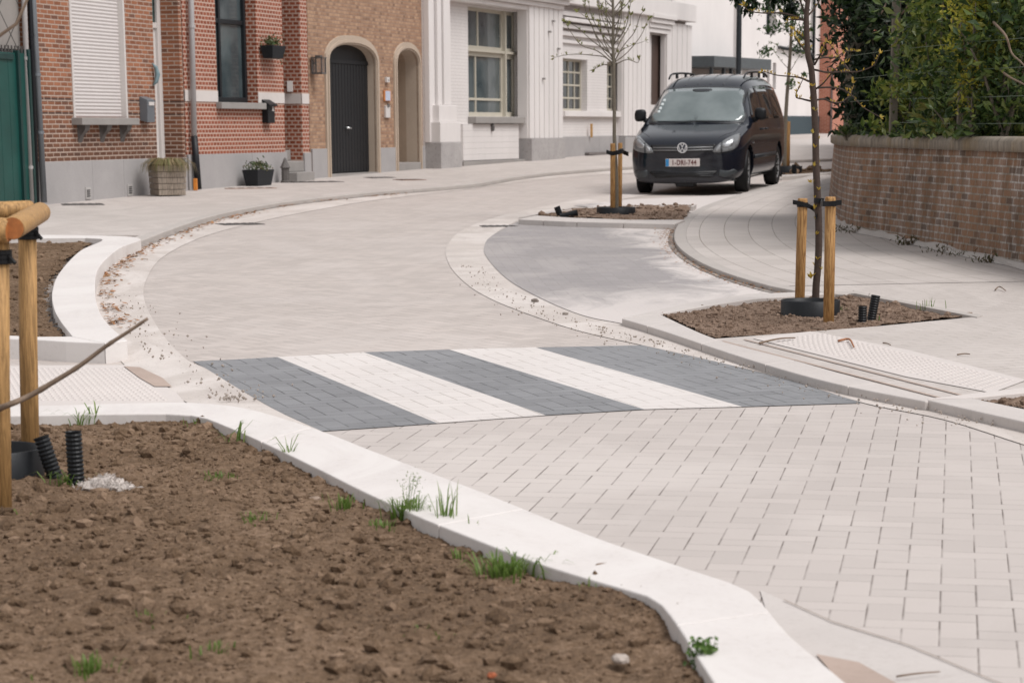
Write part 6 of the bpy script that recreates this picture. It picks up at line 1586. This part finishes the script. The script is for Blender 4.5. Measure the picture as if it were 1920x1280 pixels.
# seen from the front the van's left is at +y ... text faces -x
# lower grille, bumper mouldings, fog light panels
lg = patch('lower_grille', [(-.50, .355), (.50, .355), (.52, .33), (.42, .255), (-.42, .255), (-.52, .33)], 'x', plain('grille_black', (.004, .004, .005), .6), off=.012, n=14, smooth_=False)
for z in (.28, .305, .33): patch('grille_bar', [(-.46, z-.006), (.46, z-.006), (.46, z+.006), (-.46, z+.006)], 'x', m_trimv, lg, off=.024, n=16, smooth_=False)
FG = [(.56, .37), (.76, .375), (.80, .34), (.74, .275), (.62, .255), (.545, .28)]
for pts in (FG, mirror(FG)):
    fp_ = patch('fog_panel', pts, 'x', plain('fog_panel_grey', (.04, .046, .05), .4), off=.006, n=7, smooth_=False)
patch('bumper_lip', [(-.74, .225), (0, .205), (.74, .225), (.74, .205), (0, .183), (-.74, .205)], 'x', m_trimv, off=.02, n=16, smooth_=False)
MB().box(.25, .5, -.13, .16, .11, .19).build('tow_guard', m_trimv, van, bevel=.02)
# bonnet shut lines
for sg in (-1, 1):
    P = []
    for i in range(9):
        x = .13+.92*i/8; y = sg*(.52+.20*min(1, i/3)); h_ = tree.ray_cast(Vector((x+.06, y, 3)), Vector((0, 0, -1))); P.append(h_[0]+Vector((0, 0, .0005)))
    MB().tube(P, .004, 4).build('bonnet_gap', m_trimv, van)
# side glass, doors, mouldings, handles
SW1 = [(1.42, 1.09), (2.22, 1.09), (2.22, 1.56), (2.02, 1.56), (1.78, 1.42), (1.56, 1.24)]
SW2 = [(2.30, 1.09), (3.32, 1.09), (3.32, 1.60), (2.30, 1.60)]
SW3 = [(3.36, 1.09), (4.42, 1.09), (4.50, 1.16), (4.42, 1.56), (4.36, 1.58), (3.36, 1.60)]
for sg in (-1, 1):
    for nm, q in (('front_window', SW1), ('rear_window', SW2), ('rear_window', SW3)): patch(nm, q, 'y', m_tint, off=.006, n=9, sgn_=sg, smooth_=False)
    patch('door_moulding', [(1.32, .50), (3.46, .50), (3.46, .56), (1.32, .56)], 'y', m_trimv, off=.014, n=14, sgn_=sg, smooth_=False)
    patch('sill', [(1.32, .20), (3.46, .20), (3.46, .27), (1.32, .27)], 'y', m_trimv, off=.008, n=14, sgn_=sg, smooth_=False)
    for x in (1.36, 2.27, 3.33): patch('door_gap', [(x-.004, .30), (x+.004, .30), (x+.004, 1.05), (x-.004, 1.05)], 'y', plain('gap_black', (.003, .003, .003), .8), off=.001, n=8, sgn_=sg, smooth_=False)
    for x in (2.08, 2.44):
        h_ = tree.ray_cast(Vector((x, sg*3, .94)), Vector((0, -sg, 0)))[0]
        MB().box(x-.09, x+.09, h_.y-.01 if sg > 0 else h_.y-.035, h_.y+.035 if sg > 0 else h_.y+.01, .925, .955).build('door_handle', m_trimv, van, bevel=.01)
    h_ = tree.ray_cast(Vector((1.22, sg*3, .74)), Vector((0, -sg, 0)))[0]; MB().box(1.19, 1.25, min(h_.y, h_.y+sg*.012), max(h_.y, h_.y+sg*.012), .73, .755).build('side_indicator', m_chrome, van, bevel=.004)
    # roof rails on feet
    P = smooth([Vector((2.05, sg*.60, 1.735)), Vector((2.22, sg*.605, 1.795)), Vector((2.6, sg*.61, 1.82)), Vector((3.4, sg*.61, 1.83)), Vector((4.1, sg*.60, 1.815)), Vector((4.45, sg*.59, 1.76))], 5)
    rl = MB().tube(P, .014, 8, flat=1.4).build('roof_rail', m_anthracite, van, smooth=True)
    for x in (2.75, 3.5, 4.0): MB().box(x-.05, x+.05, sg*.61-.015, sg*.61+.015, 1.74, 1.82).build('foot', m_anthracite, rl, bevel=.006)
    # door mirrors
    mr = MB(); c0 = Vector((1.50, sg*.86, 1.10)); bm_ = bmesh.new(); bmesh.ops.create_cube(bm_, size=1)
    bmesh.ops.subdivide_edges(bm_, edges=bm_.edges, cuts=1, use_grid_fill=True)
    vv_ = []
    for v in bm_.verts:
        k = 1-.12*(abs(v.co.x*2)+abs(v.co.y*2)+abs(v.co.z*2) > 2.5); vv_.append((1.47+v.co.x*.13*k+.02*abs(v.co.y*2), sg*.955+v.co.y*.185*k, 1.175+v.co.z*.19*k-.01*sg*v.co.y))
    ff_ = [tuple(v.index for v in f.verts) for f in bm_.faces]; bm_.free()
    o_m = MB().add(vv_, ff_).build('door_mirror', m_blackplastic, van, smooth=True); s_ = o_m.modifiers.new('s', 'SUBSURF'); s_.levels = 1; s_.render_levels = 2
    MB().tube([(1.5, sg*.84, 1.08), (1.49, sg*.90, 1.11)], [.045, .035], 8).build('arm', m_blackplastic, o_m, smooth=True)
# wheels
def wheel(x, y, sg, steer=0):
    e = empty('wheel', (x, y, WR)); e.parent = van; e.rotation_euler = (0, 0, steer)
    pr = [(.205, -.095), (.23, -.105), (.29, -.105), (.318, -.09), (.325, -.05), (.325, .05), (.318, .09), (.29, .105), (.23, .105), (.205, .095)]
    def lath(pr, mat, nm, n=36):
        mb = MB(); mb.lathe((0, 0, 0), pr, n); mb.v = [(a, c_*1.0, -b_*0+b_ if False else b_) for a, b_, c_ in mb.v]; o = mb.build(nm, mat, e, smooth=True); return o
    lath(pr+[pr[0]], m_rubber, 'tyre')
    hub = [(.0001, sg*.06), (.04, sg*.065), (.05, sg*.05), (.17, sg*.075), (.20, sg*.09), (.207, sg*.095)]
    lath(hub, plain('wheel_cover', (.42, .43, .44), .35, .08, metal=.6), 'rim')
    mb = MB()
    for k in range(9):
        a = 2*math.pi*k/9; mb.tube([(math.cos(a)*.07, sg*.072, math.sin(a)*.07), (math.cos(a)*.16, sg*.082, math.sin(a)*.16)], .014, 5)
    mb.build('vents', plain('vent_black', (.01, .01, .01), .7), e)
for x in (WB0, WB1):
    for sg in (-1, 1): wheel(x, sg*TR, sg, R(4) if x == WB0 else 0)
# dark wheel housings and floor
for x in (WB0, WB1):
    for sg in (-1, 1): MB().lathe((0, 0, 0), [(.384, -.17), (.384, .12)], 28)
mbx = MB().box(.5, 4.5, -.58, .58, .175, .5).build('floor', plain('underbody', (.004, .004, .004), .9), van)
# stand it on the street. local +x runs to the rear, image-left side of the van is its right (local -y)
rz = math.pi/2-VANG
van.rotation_mode = 'QUATERNION'
xax = Vector((math.cos(rz), math.sin(rz), 0)); xax = Vector((xax.x, xax.y, SL*xax.y)).normalized()
yax0 = Vector((-math.sin(rz), math.cos(rz), 0)); roll = R(-1.1)
zax = xax.cross(Vector((yax0.x, yax0.y, SL*yax0.y))).normalized(); yax = zax.cross(xax)
Mx = Matrix((xax, yax, zax)).transposed(); Mx = Mx @ Matrix.Rotation(VROLL if 'VROLL' in globals() else R(0.9)*-1, 3, 'X')
van.rotation_quaternion = Mx.to_quaternion()
contact = Mx @ Vector((WB0, TR, 0))
van.location = FLc-contact
